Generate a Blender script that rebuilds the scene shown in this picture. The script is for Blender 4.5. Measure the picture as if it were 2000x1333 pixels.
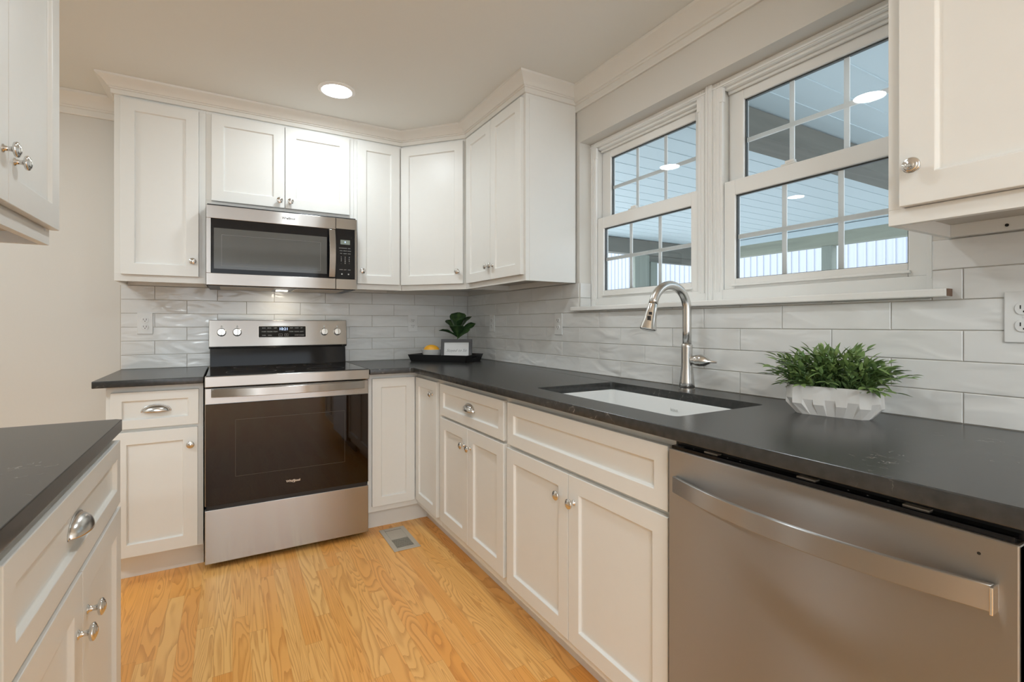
import bpy, bmesh, math, random
from mathutils import Vector, Matrix
PI = math.pi
random.seed(7)
scn = bpy.context.scene
COL = scn.collection
for o in list(bpy.data.objects):
    bpy.data.objects.remove(o, do_unlink=True)

# ---------------------------------------------------------------- camera
cam_d = bpy.data.cameras.new('camera')
cam_d.sensor_width = 36.0
cam_d.lens = 960.6 / 2000 * 36.0
cam_d.shift_y = (634.4 - 666.5) / 2000.0
cam_d.clip_start = 0.02
cam = bpy.data.objects.new('camera', cam_d)
COL.objects.link(cam)
cam.location = (-1.559, -3.357, 1.1571)
cam.rotation_euler = (PI / 2, 0, -0.5246)
scn.camera = cam

# ---------------------------------------------------------------- world (bright overcast sky)
w = bpy.data.worlds.new('overcast_sky')
scn.world = w
w.use_nodes = True
wn = w.node_tree.nodes
bg = wn['Background']
bg.inputs['Color'].default_value = (0.86, 0.93, 1.0, 1)
bg.inputs['Strength'].default_value = 2.7

# ---------------------------------------------------------------- exposure
vs = scn.view_settings
vs.view_transform = 'Standard'
vs.look = 'None'
vs.gamma = 1
vs.use_curve_mapping = False
vs.exposure = 0.06
LAMP = 108.0           # radiance of the recessed lenses
CEIL = 2.362

# ================================================================ materials
def nm(name):
    m = bpy.data.materials.new(name)
    m.use_nodes = True
    nt = m.node_tree
    return m, nt, nt.nodes['Principled BSDF']

def N(nt, t, **kw):
    n = nt.nodes.new(t)
    for k, v in kw.items():
        setattr(n, k, v)
    return n

def simple(name, col, rough=0.5, metal=0.0, spec=0.5, coat=0.0):
    m, nt, b = nm(name)
    b.inputs['Base Color'].default_value = (*col, 1)
    b.inputs['Roughness'].default_value = rough
    b.inputs['Metallic'].default_value = metal
    b.inputs['Specular IOR Level'].default_value = spec
    b.inputs['Coat Weight'].default_value = coat
    return m

def noisy(name, col, rough=0.5, scale=60, amt=0.04, bump=0.0, metal=0.0):
    """plain paint with faint mottling and roller texture"""
    m, nt, b = nm(name)
    tc = N(nt, 'ShaderNodeTexCoord')
    no = N(nt, 'ShaderNodeTexNoise')
    no.inputs['Scale'].default_value = scale
    no.inputs['Detail'].default_value = 4
    nt.links.new(tc.outputs['Object'], no.inputs['Vector'])
    mx = N(nt, 'ShaderNodeMix', data_type='RGBA')
    mx.inputs[6].default_value = (*[c * (1 - amt) for c in col], 1)
    mx.inputs[7].default_value = (*[min(1, c * (1 + amt)) for c in col], 1)
    nt.links.new(no.outputs['Fac'], mx.inputs[0])
    nt.links.new(mx.outputs[2], b.inputs['Base Color'])
    b.inputs['Roughness'].default_value = rough
    b.inputs['Metallic'].default_value = metal
    if bump:
        bp = N(nt, 'ShaderNodeBump')
        bp.inputs['Strength'].default_value = bump
        bp.inputs['Distance'].default_value = 0.001
        nt.links.new(no.outputs['Fac'], bp.inputs['Height'])
        nt.links.new(bp.outputs['Normal'], b.inputs['Normal'])
    return m

M = {}
M['cab'] = noisy('cabinet_paint', (0.83, 0.825, 0.79), 0.36, 30, 0.012)
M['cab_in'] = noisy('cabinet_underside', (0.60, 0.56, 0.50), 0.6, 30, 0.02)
M['wall'] = noisy('wall_paint', (0.71, 0.685, 0.635), 0.7, 220, 0.012, 0.15)
M['ceil'] = noisy('ceiling_paint', (0.83, 0.835, 0.80), 0.85, 200, 0.01, 0.15)
M['trim'] = noisy('trim_paint', (0.80, 0.78, 0.73), 0.42, 30, 0.01)
M['vinyl'] = noisy('window_vinyl', (0.93, 0.93, 0.905), 0.3, 30, 0.005)
M['raw'] = noisy('raw_wood_end', (0.20, 0.12, 0.08), 0.8, 400, 0.3)
M['grout'] = noisy('grout', (0.50, 0.455, 0.39), 0.9, 300, 0.08)
M['plastic'] = simple('white_plastic', (0.80, 0.80, 0.785), 0.3)
M['slot'] = simple('dark_slot', (0.012, 0.010, 0.008), 0.8)
M['black'] = simple('black_plastic', (0.012, 0.012, 0.013), 0.35)
M['blackgloss'] = simple('black_glass', (0.008, 0.008, 0.009), 0.06, spec=0.22)
M['cooktop'] = noisy('cooktop_glass', (0.016, 0.016, 0.017), 0.12, 900, 0.8)
M['rubber'] = simple('rubber', (0.02, 0.02, 0.02), 0.7)
M['chrome'] = simple('polished_nickel', (0.72, 0.71, 0.69), 0.14, 1.0)
M['nickel'] = simple('satin_nickel', (0.64, 0.63, 0.61), 0.25, 1.0)
M['sink'] = simple('white_composite', (0.80, 0.81, 0.80), 0.22)
M['spacer'] = simple('dark_spacer', (0.06, 0.07, 0.07), 0.4)
M['vent'] = simple('vent_metal', (0.58, 0.53, 0.45), 0.45, 0.3)
M['traymat'] = simple('tray_black', (0.014, 0.014, 0.014), 0.28)
M['frame'] = noisy('frame_charcoal', (0.075, 0.075, 0.078), 0.5, 80, 0.1)
M['card'] = simple('card_white', (0.78, 0.78, 0.77), 0.6)
M['ink'] = simple('ink', (0.12, 0.12, 0.12), 0.7)
M['bowl'] = simple('bowl_white', (0.80, 0.80, 0.78), 0.25)
M['legend'] = simple('legend_grey', (0.55, 0.55, 0.53), 0.5)
M['logodark'] = simple('logo_dark', (0.07, 0.065, 0.06), 0.35, 0.6)
M['logobright'] = simple('logo_bright', (0.86, 0.80, 0.72), 0.25, 0.6)
M['logosoft'] = simple('logo_soft_grey', (0.50, 0.51, 0.50), 0.5)
M['soil'] = noisy('soil', (0.05, 0.035, 0.02), 0.9, 300, 0.5)
M['stem'] = simple('stem_green', (0.13, 0.22, 0.07), 0.5)
M['lcd'] = simple('lcd_grey', (0.22, 0.26, 0.22), 0.3)

def emis(name, col, s):
    m = bpy.data.materials.new(name); m.use_nodes = True
    nt = m.node_tree
    nt.nodes.clear()
    e = N(nt, 'ShaderNodeEmission'); e.inputs['Color'].default_value = (*col, 1); e.inputs['Strength'].default_value = s
    o = N(nt, 'ShaderNodeOutputMaterial'); nt.links.new(e.outputs[0], o.inputs[0])
    return m
M['lens'] = emis('lamp_lens', (0.90, 1.0, 1.06), LAMP)
M['fill_lens'] = emis('fill_lamp_lens', (0.90, 1.0, 1.06), LAMP * 0.7)  # emission of the added fill lamps
M['digits'] = emis('clock_digits', (0.55, 0.68, 1.0), 2.2)
M['hoodlens'] = emis('hood_lamp_lens', (1.0, 0.90, 0.74), 45.0)

def steel(name, tangent, base=(0.52, 0.505, 0.485), rough=0.38, aniso=1.0, stretch=(1, 1, 1)):
    m, nt, b = nm(name)
    b.inputs['Metallic'].default_value = 1
    tc = N(nt, 'ShaderNodeTexCoord'); mp = N(nt, 'ShaderNodeMapping')
    mp.inputs['Scale'].default_value = stretch
    geo = N(nt, 'ShaderNodeNewGeometry')
    nt.links.new(geo.outputs['Position'], mp.inputs['Vector'])
    no = N(nt, 'ShaderNodeTexNoise'); no.inputs['Scale'].default_value = 1; no.inputs['Detail'].default_value = 3
    nt.links.new(mp.outputs[0], no.inputs['Vector'])
    mr = N(nt, 'ShaderNodeMapRange'); mr.inputs[3].default_value = rough - 0.03; mr.inputs[4].default_value = rough + 0.03
    nt.links.new(no.outputs['Fac'], mr.inputs[0]); nt.links.new(mr.outputs[0], b.inputs['Roughness'])
    mx = N(nt, 'ShaderNodeMix', data_type='RGBA')
    mx.inputs[6].default_value = (*[c * 0.97 for c in base], 1); mx.inputs[7].default_value = (*[c * 1.03 for c in base], 1)
    nt.links.new(no.outputs['Fac'], mx.inputs[0]); nt.links.new(mx.outputs[2], b.inputs['Base Color'])
    b.inputs['Anisotropic'].default_value = aniso
    b.inputs['Anisotropic Rotation'].default_value = 0.25
    cx = N(nt, 'ShaderNodeCombineXYZ')
    for i in range(3): cx.inputs[i].default_value = tangent[i]
    nt.links.new(cx.outputs[0], b.inputs['Tangent'])
    return m
M['steelx'] = steel('brushed_steel_range', (1, 0, 0), base=(0.41, 0.395, 0.375), rough=0.23, stretch=(25, 2600, 2600))
M['steely'] = steel('brushed_steel_dishwasher', (0, 1, 0), base=(0.44, 0.43, 0.415), stretch=(2600, 25, 2600))

# --- oven door glass: dark brown tint, mirror-like
m, nt, b = nm('oven_glass'); M['oven'] = m
b.inputs['Base Color'].default_value = (0.010, 0.0045, 0.0015, 1)
b.inputs['Roughness'].default_value = 0.03; b.inputs['IOR'].default_value = 1.42
m, nt, b = nm('microwave_window'); M['mwglass'] = m
b.inputs['Base Color'].default_value = (0.085, 0.087, 0.083, 1)
b.inputs['Roughness'].default_value = 0.06; b.inputs['IOR'].default_value = 1.5

# --- window glass: clear, mirrors by angle
m = bpy.data.materials.new('window_glass'); m.use_nodes = True; M['glass'] = m
nt = m.node_tree; nt.nodes.clear()
tr = N(nt, 'ShaderNodeBsdfTransparent'); tr.inputs[0].default_value = (0.965, 0.985, 0.985, 1)
gl = N(nt, 'ShaderNodeBsdfGlossy'); gl.inputs['Roughness'].default_value = 0.0
fr = N(nt, 'ShaderNodeFresnel'); fr.inputs[0].default_value = 1.5
ad = N(nt, 'ShaderNodeMath', operation='MULTIPLY'); ad.inputs[1].default_value = 1.3
ms = N(nt, 'ShaderNodeMixShader'); ou = N(nt, 'ShaderNodeOutputMaterial')
nt.links.new(fr.outputs[0], ad.inputs[0]); nt.links.new(ad.outputs[0], ms.inputs[0])
nt.links.new(tr.outputs[0], ms.inputs[1]); nt.links.new(gl.outputs[0], ms.inputs[2]); nt.links.new(ms.outputs[0], ou.inputs[0])

# --- glazed tile, hand-made ripple
m, nt, b = nm('glazed_tile'); M['tile'] = m
geo = N(nt, 'ShaderNodeNewGeometry'); mp = N(nt, 'ShaderNodeMapping')
mp.inputs['Rotation'].default_value = (0.5, 0.5, 0.0); mp.inputs['Scale'].default_value = (6, 6, 15)
no = N(nt, 'ShaderNodeTexNoise'); no.inputs['Scale'].default_value = 1.0; no.inputs['Detail'].default_value = 1.5; no.inputs['Distortion'].default_value = 0.6
nt.links.new(geo.outputs['Position'], mp.inputs['Vector'])
# each tile gets its own slice of the noise
at = N(nt, 'ShaderNodeAttribute', attribute_name='tileid')
av = N(nt, 'ShaderNodeVectorMath', operation='ADD')
nt.links.new(mp.outputs[0], av.inputs[0]); nt.links.new(at.outputs['Vector'], av.inputs[1]); nt.links.new(av.outputs[0], no.inputs['Vector'])
bp = N(nt, 'ShaderNodeBump'); bp.inputs['Strength'].default_value = 1.0; bp.inputs['Distance'].default_value = 0.010
nt.links.new(no.outputs['Fac'], bp.inputs['Height']); nt.links.new(bp.outputs['Normal'], b.inputs['Normal'])
mx = N(nt, 'ShaderNodeMix', data_type='RGBA'); mx.inputs[6].default_value = (0.74, 0.74, 0.72, 1); mx.inputs[7].default_value = (0.84, 0.84, 0.825, 1)
nt.links.new(no.outputs['Fac'], mx.inputs[0]); nt.links.new(mx.outputs[2], b.inputs['Base Color'])
b.inputs['Roughness'].default_value = 0.13

# --- honed black granite with sparse pale veins
m, nt, b = nm('black_granite'); M['granite'] = m
geo = N(nt, 'ShaderNodeNewGeometry')
n1 = N(nt, 'ShaderNodeTexNoise'); n1.inputs['Scale'].default_value = 55; n1.inputs['Detail'].default_value = 6
n2 = N(nt, 'ShaderNodeTexNoise'); n2.inputs['Scale'].default_value = 2.1; n2.inputs['Detail'].default_value = 2
n3 = N(nt, 'ShaderNodeTexNoise'); n3.inputs['Scale'].default_value = 9; n3.inputs['Detail'].default_value = 5
vo = N(nt, 'ShaderNodeTexVoronoi', feature='DISTANCE_TO_EDGE'); vo.inputs['Scale'].default_value = 6
for n_ in (n1, n2, n3): nt.links.new(geo.outputs['Position'], n_.inputs['Vector'])
ws = N(nt, 'ShaderNodeVectorMath', operation='SCALE'); ws.inputs['Scale'].default_value = 0.55
nt.links.new(n3.outputs['Color'], ws.inputs[0])
wa = N(nt, 'ShaderNodeVectorMath', operation='ADD')
nt.links.new(geo.outputs['Position'], wa.inputs[0]); nt.links.new(ws.outputs[0], wa.inputs[1]); nt.links.new(wa.outputs[0], vo.inputs['Vector'])
v1 = N(nt, 'ShaderNodeMapRange'); v1.inputs[1].default_value = 0.0; v1.inputs[2].default_value = 0.016; v1.inputs[3].default_value = 1; v1.inputs[4].default_value = 0
nt.links.new(vo.outputs['Distance'], v1.inputs[0])
v2 = N(nt, 'ShaderNodeMapRange'); v2.inputs[1].default_value = 0.53; v2.inputs[2].default_value = 0.62
nt.links.new(n2.outputs['Fac'], v2.inputs[0])
v3 = N(nt, 'ShaderNodeMapRange'); v3.inputs[1].default_value = 0.48; v3.inputs[2].default_value = 0.62
nt.links.new(n1.outputs['Fac'], v3.inputs[0])
k1 = N(nt, 'ShaderNodeMath', operation='MULTIPLY'); k2 = N(nt, 'ShaderNodeMath', operation='MULTIPLY')
nt.links.new(v1.outputs[0], k1.inputs[0]); nt.links.new(v2.outputs[0], k1.inputs[1])
nt.links.new(k1.outputs[0], k2.inputs[0]); nt.links.new(v3.outputs[0], k2.inputs[1])
cr = N(nt, 'ShaderNodeMix', data_type='RGBA'); cr.inputs[6].default_value = (0.018, 0.0185, 0.018, 1); cr.inputs[7].default_value = (0.058, 0.057, 0.054, 1)
nt.links.new(n1.outputs['Fac'], cr.inputs[0])
cv = N(nt, 'ShaderNodeMix', data_type='RGBA'); cv.inputs[7].default_value = (0.36, 0.33, 0.30, 1)
nt.links.new(k2.outputs[0], cv.inputs[0]); nt.links.new(cr.outputs[2], cv.inputs[6]); nt.links.new(cv.outputs[2], b.inputs['Base Color'])
b.inputs['Roughness'].default_value = 0.27; b.inputs['IOR'].default_value = 1.5
bp = N(nt, 'ShaderNodeBump'); bp.inputs['Strength'].default_value = 0.12; bp.inputs['Distance'].default_value = 0.001
nt.links.new(n1.outputs['Fac'], bp.inputs['Height']); nt.links.new(bp.outputs['Normal'], b.inputs['Normal'])

# --- oak strip floor
m, nt, b = nm('oak_floor'); M['floor'] = m
geo = N(nt, 'ShaderNodeNewGeometry'); sx = N(nt, 'ShaderNodeSeparateXYZ')
nt.links.new(geo.outputs['Position'], sx.inputs[0])
def mth(op, a, bv=None, c=None):
    n_ = N(nt, 'ShaderNodeMath', operation=op)
    for i, v in enumerate((a, bv, c)):
        if v is None: continue
        if isinstance(v, (int, float)): n_.inputs[i].default_value = v
        else: nt.links.new(v, n_.inputs[i])
    return n_.outputs[0]
PW = 0.0572
px_ = mth('DIVIDE', sx.outputs[0], PW)
pid = mth('FLOOR', px_)
fx = mth('FRACT', px_)
wn1 = N(nt, 'ShaderNodeTexWhiteNoise', noise_dimensions='1D'); nt.links.new(pid, wn1.inputs['W'])
yo = mth('ADD', mth('DIVIDE', sx.outputs[1], 0.85), mth('MULTIPLY', wn1.outputs['Value'], 17.3))
sid = mth('FLOOR', yo); fy = mth('FRACT', yo)
bid = mth('ADD', mth('MULTIPLY', pid, 7.31), mth('MULTIPLY', sid, 3.77))
wn2 = N(nt, 'ShaderNodeTexWhiteNoise', noise_dimensions='1D'); nt.links.new(bid, wn2.inputs['W'])
wsep = N(nt, 'ShaderNodeSeparateColor'); nt.links.new(wn2.outputs['Color'], wsep.inputs[0])
# grain: contour lines of a stretched noise, one slice per board
cg = N(nt, 'ShaderNodeCombineXYZ')
gsel = mth('POWER', wsep.outputs[2], 2.0)
nt.links.new(mth('MULTIPLY', sx.outputs[0], mth('ADD', mth('MULTIPLY', gsel, 34), 9)), cg.inputs[0]); nt.links.new(mth('MULTIPLY', sx.outputs[1], mth('SUBTRACT', 1.7, mth('MULTIPLY', gsel, 1.35))), cg.inputs[1]); nt.links.new(mth('MULTIPLY', bid, 1.7), cg.inputs[2])
gn = N(nt, 'ShaderNodeTexNoise'); gn.inputs['Scale'].default_value = 1; gn.inputs['Detail'].default_value = 2.2; gn.inputs['Roughness'].default_value = 0.35; gn.inputs['Distortion'].default_value = 0.25
nt.links.new(cg.outputs[0], gn.inputs['Vector'])
rings = mth('FRACT', mth('MULTIPLY', gn.outputs['Fac'], mth('ADD', mth('MULTIPLY', wsep.outputs[0], 11), 11)))
line = N(nt, 'ShaderNodeMapRange', interpolation_type='SMOOTHSTEP'); line.inputs[1].default_value = 0.40; line.inputs[2].default_value = 0.98
nt.links.new(rings, line.inputs[0])
cf = N(nt, 'ShaderNodeCombineXYZ')
nt.links.new(mth('MULTIPLY', sx.outputs[0], 420), cf.inputs[0]); nt.links.new(mth('MULTIPLY', sx.outputs[1], 14), cf.inputs[1]); nt.links.new(bid, cf.inputs[2])
fn = N(nt, 'ShaderNodeTexNoise'); fn.inputs['Scale'].default_value = 1; fn.inputs['Detail'].default_value = 2
nt.links.new(cf.outputs[0], fn.inputs['Vector'])
ca = N(nt, 'ShaderNodeMix', data_type='RGBA'); ca.inputs[6].default_value = (0.98, 0.585, 0.205, 1); ca.inputs[7].default_value = (0.92, 0.41, 0.095, 1)
nt.links.new(wsep.outputs[1], ca.inputs[0])
cb = N(nt, 'ShaderNodeMix', data_type='RGBA'); cb.inputs[7].default_value = (0.52, 0.165, 0.026, 1)
nt.links.new(mth('MULTIPLY', line.outputs[0], mth('ADD', mth('MULTIPLY', fn.outputs['Fac'], 0.75), 0.08)), cb.inputs[0]); nt.links.new(ca.outputs[2], cb.inputs[6])
# broad warm patches inside boards
pn = N(nt, 'ShaderNodeTexNoise'); pn.inputs['Scale'].default_value = 3.2; pn.inputs['Detail'].default_value = 2
nt.links.new(cg.outputs[0], pn.inputs['Vector']); pn.inputs['Scale'].default_value = 0.35
cc = N(nt, 'ShaderNodeMix', data_type='RGBA'); cc.inputs[7].default_value = (0.86, 0.38, 0.075, 1)
pm = N(nt, 'ShaderNodeMapRange'); pm.inputs[1].default_value = 0.5; pm.inputs[2].default_value = 0.78; pm.inputs[4].default_value = 0.55
nt.links.new(pn.outputs['Fac'], pm.inputs[0]); nt.links.new(pm.outputs[0], cc.inputs[0]); nt.links.new(cb.outputs[2], cc.inputs[6])
# seams
ex = mth('LESS_THAN', mth('MINIMUM', fx, mth('SUBTRACT', 1.0, fx)), 0.008)
ey = mth('LESS_THAN', mth('MINIMUM', fy, mth('SUBTRACT', 1.0, fy)), 0.0010)
se = mth('MAXIMUM', ex, ey)
cs = N(nt, 'ShaderNodeMix', data_type='RGBA'); cs.inputs[7].default_value = (0.45, 0.18, 0.04, 1)
nt.links.new(mth('MULTIPLY', se, 0.4), cs.inputs[0]); nt.links.new(cc.outputs[2], cs.inputs[6]); nt.links.new(cs.outputs[2], b.inputs['Base Color'])
b.inputs['Roughness'].default_value = 0.32
bp = N(nt, 'ShaderNodeBump'); bp.inputs['Strength'].default_value = 0.15; bp.inputs['Distance'].default_value = 0.0008
nt.links.new(mth('SUBTRACT', mth('MULTIPLY', fn.outputs['Fac'], 0.3), se), bp.inputs['Height']); nt.links.new(bp.outputs['Normal'], b.inputs['Normal'])

# --- outdoors
def wood(name, ca_, cb_, stretch):
    m, nt, b = nm(name)
    geo = N(nt, 'ShaderNodeNewGeometry'); mp = N(nt, 'ShaderNodeMapping'); mp.inputs['Scale'].default_value = stretch
    no = N(nt, 'ShaderNodeTexNoise'); no.inputs['Scale'].default_value = 1; no.inputs['Detail'].default_value = 5; no.inputs['Distortion'].default_value = 0.8
    nt.links.new(geo.outputs['Position'], mp.inputs['Vector']); nt.links.new(mp.outputs[0], no.inputs['Vector'])
    mx = N(nt, 'ShaderNodeMix', data_type='RGBA'); mx.inputs[6].default_value = (*ca_, 1); mx.inputs[7].default_value = (*cb_, 1)
    nt.links.new(no.outputs['Fac'], mx.inputs[0]); nt.links.new(mx.outputs[2], b.inputs['Base Color'])
    b.inputs['Roughness'].default_value = 0.75
    return m
M['beamx'] = wood('treated_timber_x', (0.11, 0.112, 0.10), (0.21, 0.21, 0.185), (1.5, 14, 14))
M['beamy'] = wood('treated_timber_y', (0.24, 0.26, 0.21), (0.38, 0.40, 0.33), (14, 1.5, 14))
M['beamz'] = wood('treated_timber_z', (0.22, 0.25, 0.22), (0.36, 0.39, 0.34), (14, 14, 1.5))
M['soffit'] = simple('soffit_vinyl', (0.56, 0.66, 0.70), 0.5)
M['siding'] = simple('ribbed_siding', (0.46, 0.50, 0.58), 0.5)
M['pale_yard'] = noisy('pale_ground', (0.62, 0.64, 0.63), 0.9, 6, 0.08)
M['deck'] = simple('deck_grey', (0.40, 0.42, 0.42), 0.8)

# --- greenery
def leafmat(name, c1, c2, scale, rough=0.42):
    m, nt, b = nm(name)
    geo = N(nt, 'ShaderNodeNewGeometry'); no = N(nt, 'ShaderNodeTexNoise'); no.inputs['Scale'].default_value = scale; no.inputs['Detail'].default_value = 2
    nt.links.new(geo.outputs['Position'], no.inputs['Vector'])
    at = N(nt, 'ShaderNodeAttribute', attribute_name='tone')
    a = N(nt, 'ShaderNodeMath', operation='ADD'); a.use_clamp = True
    s = N(nt, 'ShaderNodeMath', operation='MULTIPLY_ADD'); s.inputs[1].default_value = 0.9; s.inputs[2].default_value = -0.35
    nt.links.new(no.outputs['Fac'], s.inputs[0]); nt.links.new(s.outputs[0], a.inputs[0]); nt.links.new(at.outputs['Fac'], a.inputs[1])
    mx = N(nt, 'ShaderNodeMix', data_type='RGBA'); mx.inputs[6].default_value = (*c1, 1); mx.inputs[7].default_value = (*c2, 1)
    nt.links.new(a.outputs[0], mx.inputs[0]); nt.links.new(mx.outputs[2], b.inputs['Base Color'])
    b.inputs['Roughness'].default_value = rough
    return m
M['leaf'] = leafmat('sprig_leaf', (0.045, 0.13, 0.055), (0.30, 0.42, 0.13), 35, 0.45)
M['fig'] = leafmat('fig_leaf', (0.018, 0.05, 0.018), (0.10, 0.19, 0.05), 40, 0.35)

# citrus and pot
m, nt, b = nm('citrus_skin'); M['lemon'] = m
geo = N(nt, 'ShaderNodeNewGeometry'); no = N(nt, 'ShaderNodeTexNoise'); no.inputs['Scale'].default_value = 350
nt.links.new(geo.outputs['Position'], no.inputs['Vector'])
bp = N(nt, 'ShaderNodeBump'); bp.inputs['Strength'].default_value = 0.3; bp.inputs['Distance'].default_value = 0.001
nt.links.new(no.outputs['Fac'], bp.inputs['Height']); nt.links.new(bp.outputs['Normal'], b.inputs['Normal'])
b.inputs['Base Color'].default_value = (0.92, 0.45, 0.03, 1); b.inputs['Roughness'].default_value = 0.4
M['pot'] = wood('stone_pot', (0.66, 0.64, 0.61), (0.80, 0.79, 0.77), (18, 9, 9))
M['fleck'] = M['pot']

# ================================================================ mesh helpers
class MB:
    def __init__(s): s.bm = bmesh.new()
    def box(s, x0, x1, y0, y1, z0, z1):
        if x0 > x1: x0, x1 = x1, x0
        if y0 > y1: y0, y1 = y1, y0
        if z0 > z1: z0, z1 = z1, z0
        v = [s.bm.verts.new(p) for p in ((x0,y0,z0),(x1,y0,z0),(x1,y1,z0),(x0,y1,z0),(x0,y0,z1),(x1,y0,z1),(x1,y1,z1),(x0,y1,z1))]
        for f in ((0,3,2,1),(4,5,6,7),(0,1,5,4),(1,2,6,5),(2,3,7,6),(3,0,4,7)):
            s.bm.faces.new([v[i] for i in f])
        return s
    def prism(s, pts, z0, z1):
        """pts counter-clockwise in xy"""
        a = [s.bm.verts.new((x, y, z0)) for x, y in pts]; b_ = [s.bm.verts.new((x, y, z1)) for x, y in pts]
        n = len(pts)
        s.bm.faces.new(list(reversed(a))); s.bm.faces.new(b_)
        for i in range(n): s.bm.faces.new((a[i], a[(i+1) % n], b_[(i+1) % n], b_[i]))
        return s
    def lathe(s, prof, seg=24, axis='Z', c=(0, 0, 0), cap=True):
        """prof: (radius, along)"""
        rings = []
        for r, h in prof:
            ring = []
            for k in range(seg):
                t = 2 * PI * k / seg
                a, b_ = r * math.cos(t), r * math.sin(t)
                p = (a, b_, h) if axis == 'Z' else ((a, -h, b_) if axis == '-Y' else (h, a, b_))
                ring.append(s.bm.verts.new((p[0]+c[0], p[1]+c[1], p[2]+c[2])))
            rings.append(ring)
        for i in range(len(rings)-1):
            for k in range(seg):
                k2 = (k+1) % seg
                s.bm.faces.new((rings[i][k], rings[i][k2], rings[i+1][k2], rings[i+1][k]))
        if cap:
            s.bm.faces.new(list(reversed(rings[0]))); s.bm.faces.new(rings[-1])
        return s
    def tube(s, path, rad, seg=14, cap=True):
        path = [Vector(p) for p in path]
        if isinstance(rad, (int, float)): rad = [rad] * len(path)
        rings = []; up = None
        for i, p in enumerate(path):
            t = (path[min(i+1, len(path)-1)] - path[max(i-1, 0)]).normalized()
            if up is None:
                up = t.orthogonal().normalized()
            up = (up - t * up.dot(t)).normalized()
            sd = t.cross(up)
            rings.append([s.bm.verts.new(p + (up * math.cos(2*PI*k/seg) + sd * math.sin(2*PI*k/seg)) * rad[i]) for k in range(seg)])
        for i in range(len(rings)-1):
            for k in range(seg):
                k2 = (k+1) % seg
                s.bm.faces.new((rings[i][k], rings[i][k2], rings[i+1][k2], rings[i+1][k]))
        if cap:
            s.bm.faces.new(list(reversed(rings[0]))); s.bm.faces.new(rings[-1])
        return s
    def build(s, name, mat, parent=None, loc=(0, 0, 0), rot=(0, 0, 0), bevel=0.0, smooth=False, seg=2, norm=True):
        if norm: bmesh.ops.recalc_face_normals(s.bm, faces=s.bm.faces)
        me = bpy.data.meshes.new(name); s.bm.to_mesh(me); s.bm.free()
        me.materials.append(mat)
        if smooth:
            for p in me.polygons: p.use_smooth = True
        o = bpy.data.objects.new(name, me); COL.objects.link(o)
        o.parent = parent; o.location = loc; o.rotation_euler = rot
        if bevel:
            bv = o.modifiers.new('bevel', 'BEVEL'); bv.width = bevel; bv.segments = seg; bv.limit_method = 'ANGLE'; bv.angle_limit = math.radians(40)
        return o

def autosmooth(o, deg=40):
    me = o.data
    for p in me.polygons: p.use_smooth = True
    bm = bmesh.new(); bm.from_mesh(me)
    for e in bm.edges:
        e.smooth = not (len(e.link_faces) == 2 and e.calc_face_angle(0) > math.radians(deg))
    bm.to_mesh(me); bm.free()
    return o

def thing(name, label, cat, loc=(0, 0, 0), rotz=0, group=None):
    o = bpy.data.objects.new(name, None); COL.objects.link(o)
    o.location = loc; o.rotation_euler = (0, 0, rotz); o.empty_display_size = 0.1
    o['label'] = label; o['category'] = cat
    if group: o['group'] = group
    return o
def tag(o, label, cat, group=None):
    o['label'] = label; o['category'] = cat
    if group: o['group'] = group
    return o
def struct(o, label=None, cat=None):
    o['kind'] = 'structure'
    if label: o['label'] = label
    if cat: o['category'] = cat
    return o

def text_obj(body, size, mat, parent, name, loc, rot, extrude=0.0003, shear=0.0, align='CENTER', spacing=1.0, offset=0.0):
    c = bpy.data.curves.new(name, 'FONT'); c.body = body; c.size = size; c.extrude = extrude
    c.align_x = align; c.align_y = 'CENTER'; c.shear = shear; c.space_character = spacing; c.offset = offset; c.resolution_u = 4
    t = bpy.data.objects.new(name, c); COL.objects.link(t)
    bpy.context.view_layer.update()
    me = bpy.data.meshes.new_from_object(t.evaluated_get(bpy.context.evaluated_depsgraph_get()))
    bpy.data.objects.remove(t, do_unlink=True)
    me.materials.clear(); me.materials.append(mat)
    o = bpy.data.objects.new(name, me); COL.objects.link(o)
    o.parent = parent; o.location = loc; o.rotation_euler = rot
    return o

# path sweep with mitred corners for crown mouldings; outward side is the right-hand normal
def sweep(path, prof, name, mat, parent=None):
    mb = MB(); bm = mb.bm; P2 = [Vector(p) for p in path]; n = len(P2)
    dirs = [(P2[i+1]-P2[i]).normalized() for i in range(n-1)]
    nor = [Vector((d.y, -d.x)) for d in dirs]
    rings = []
    for i in range(n):
        if i == 0: mv = nor[0]
        elif i == n-1: mv = nor[-1]
        else:
            s_ = (nor[i-1] + nor[i]).normalized(); mv = s_ / s_.dot(nor[i])
        rings.append([bm.verts.new((P2[i].x + mv.x*o_, P2[i].y + mv.y*o_, z)) for o_, z in prof])
    m_ = len(prof)
    for i in range(n-1):
        for k in range(m_):
            k2 = (k+1) % m_
            bm.faces.new((rings[i][k], rings[i+1][k], rings[i+1][k2], rings[i][k2]))
    bm.faces.new(rings[0]); bm.faces.new(list(reversed(rings[-1])))
    o = mb.build(name, mat, parent)
    return autosmooth(o, 25)

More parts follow.
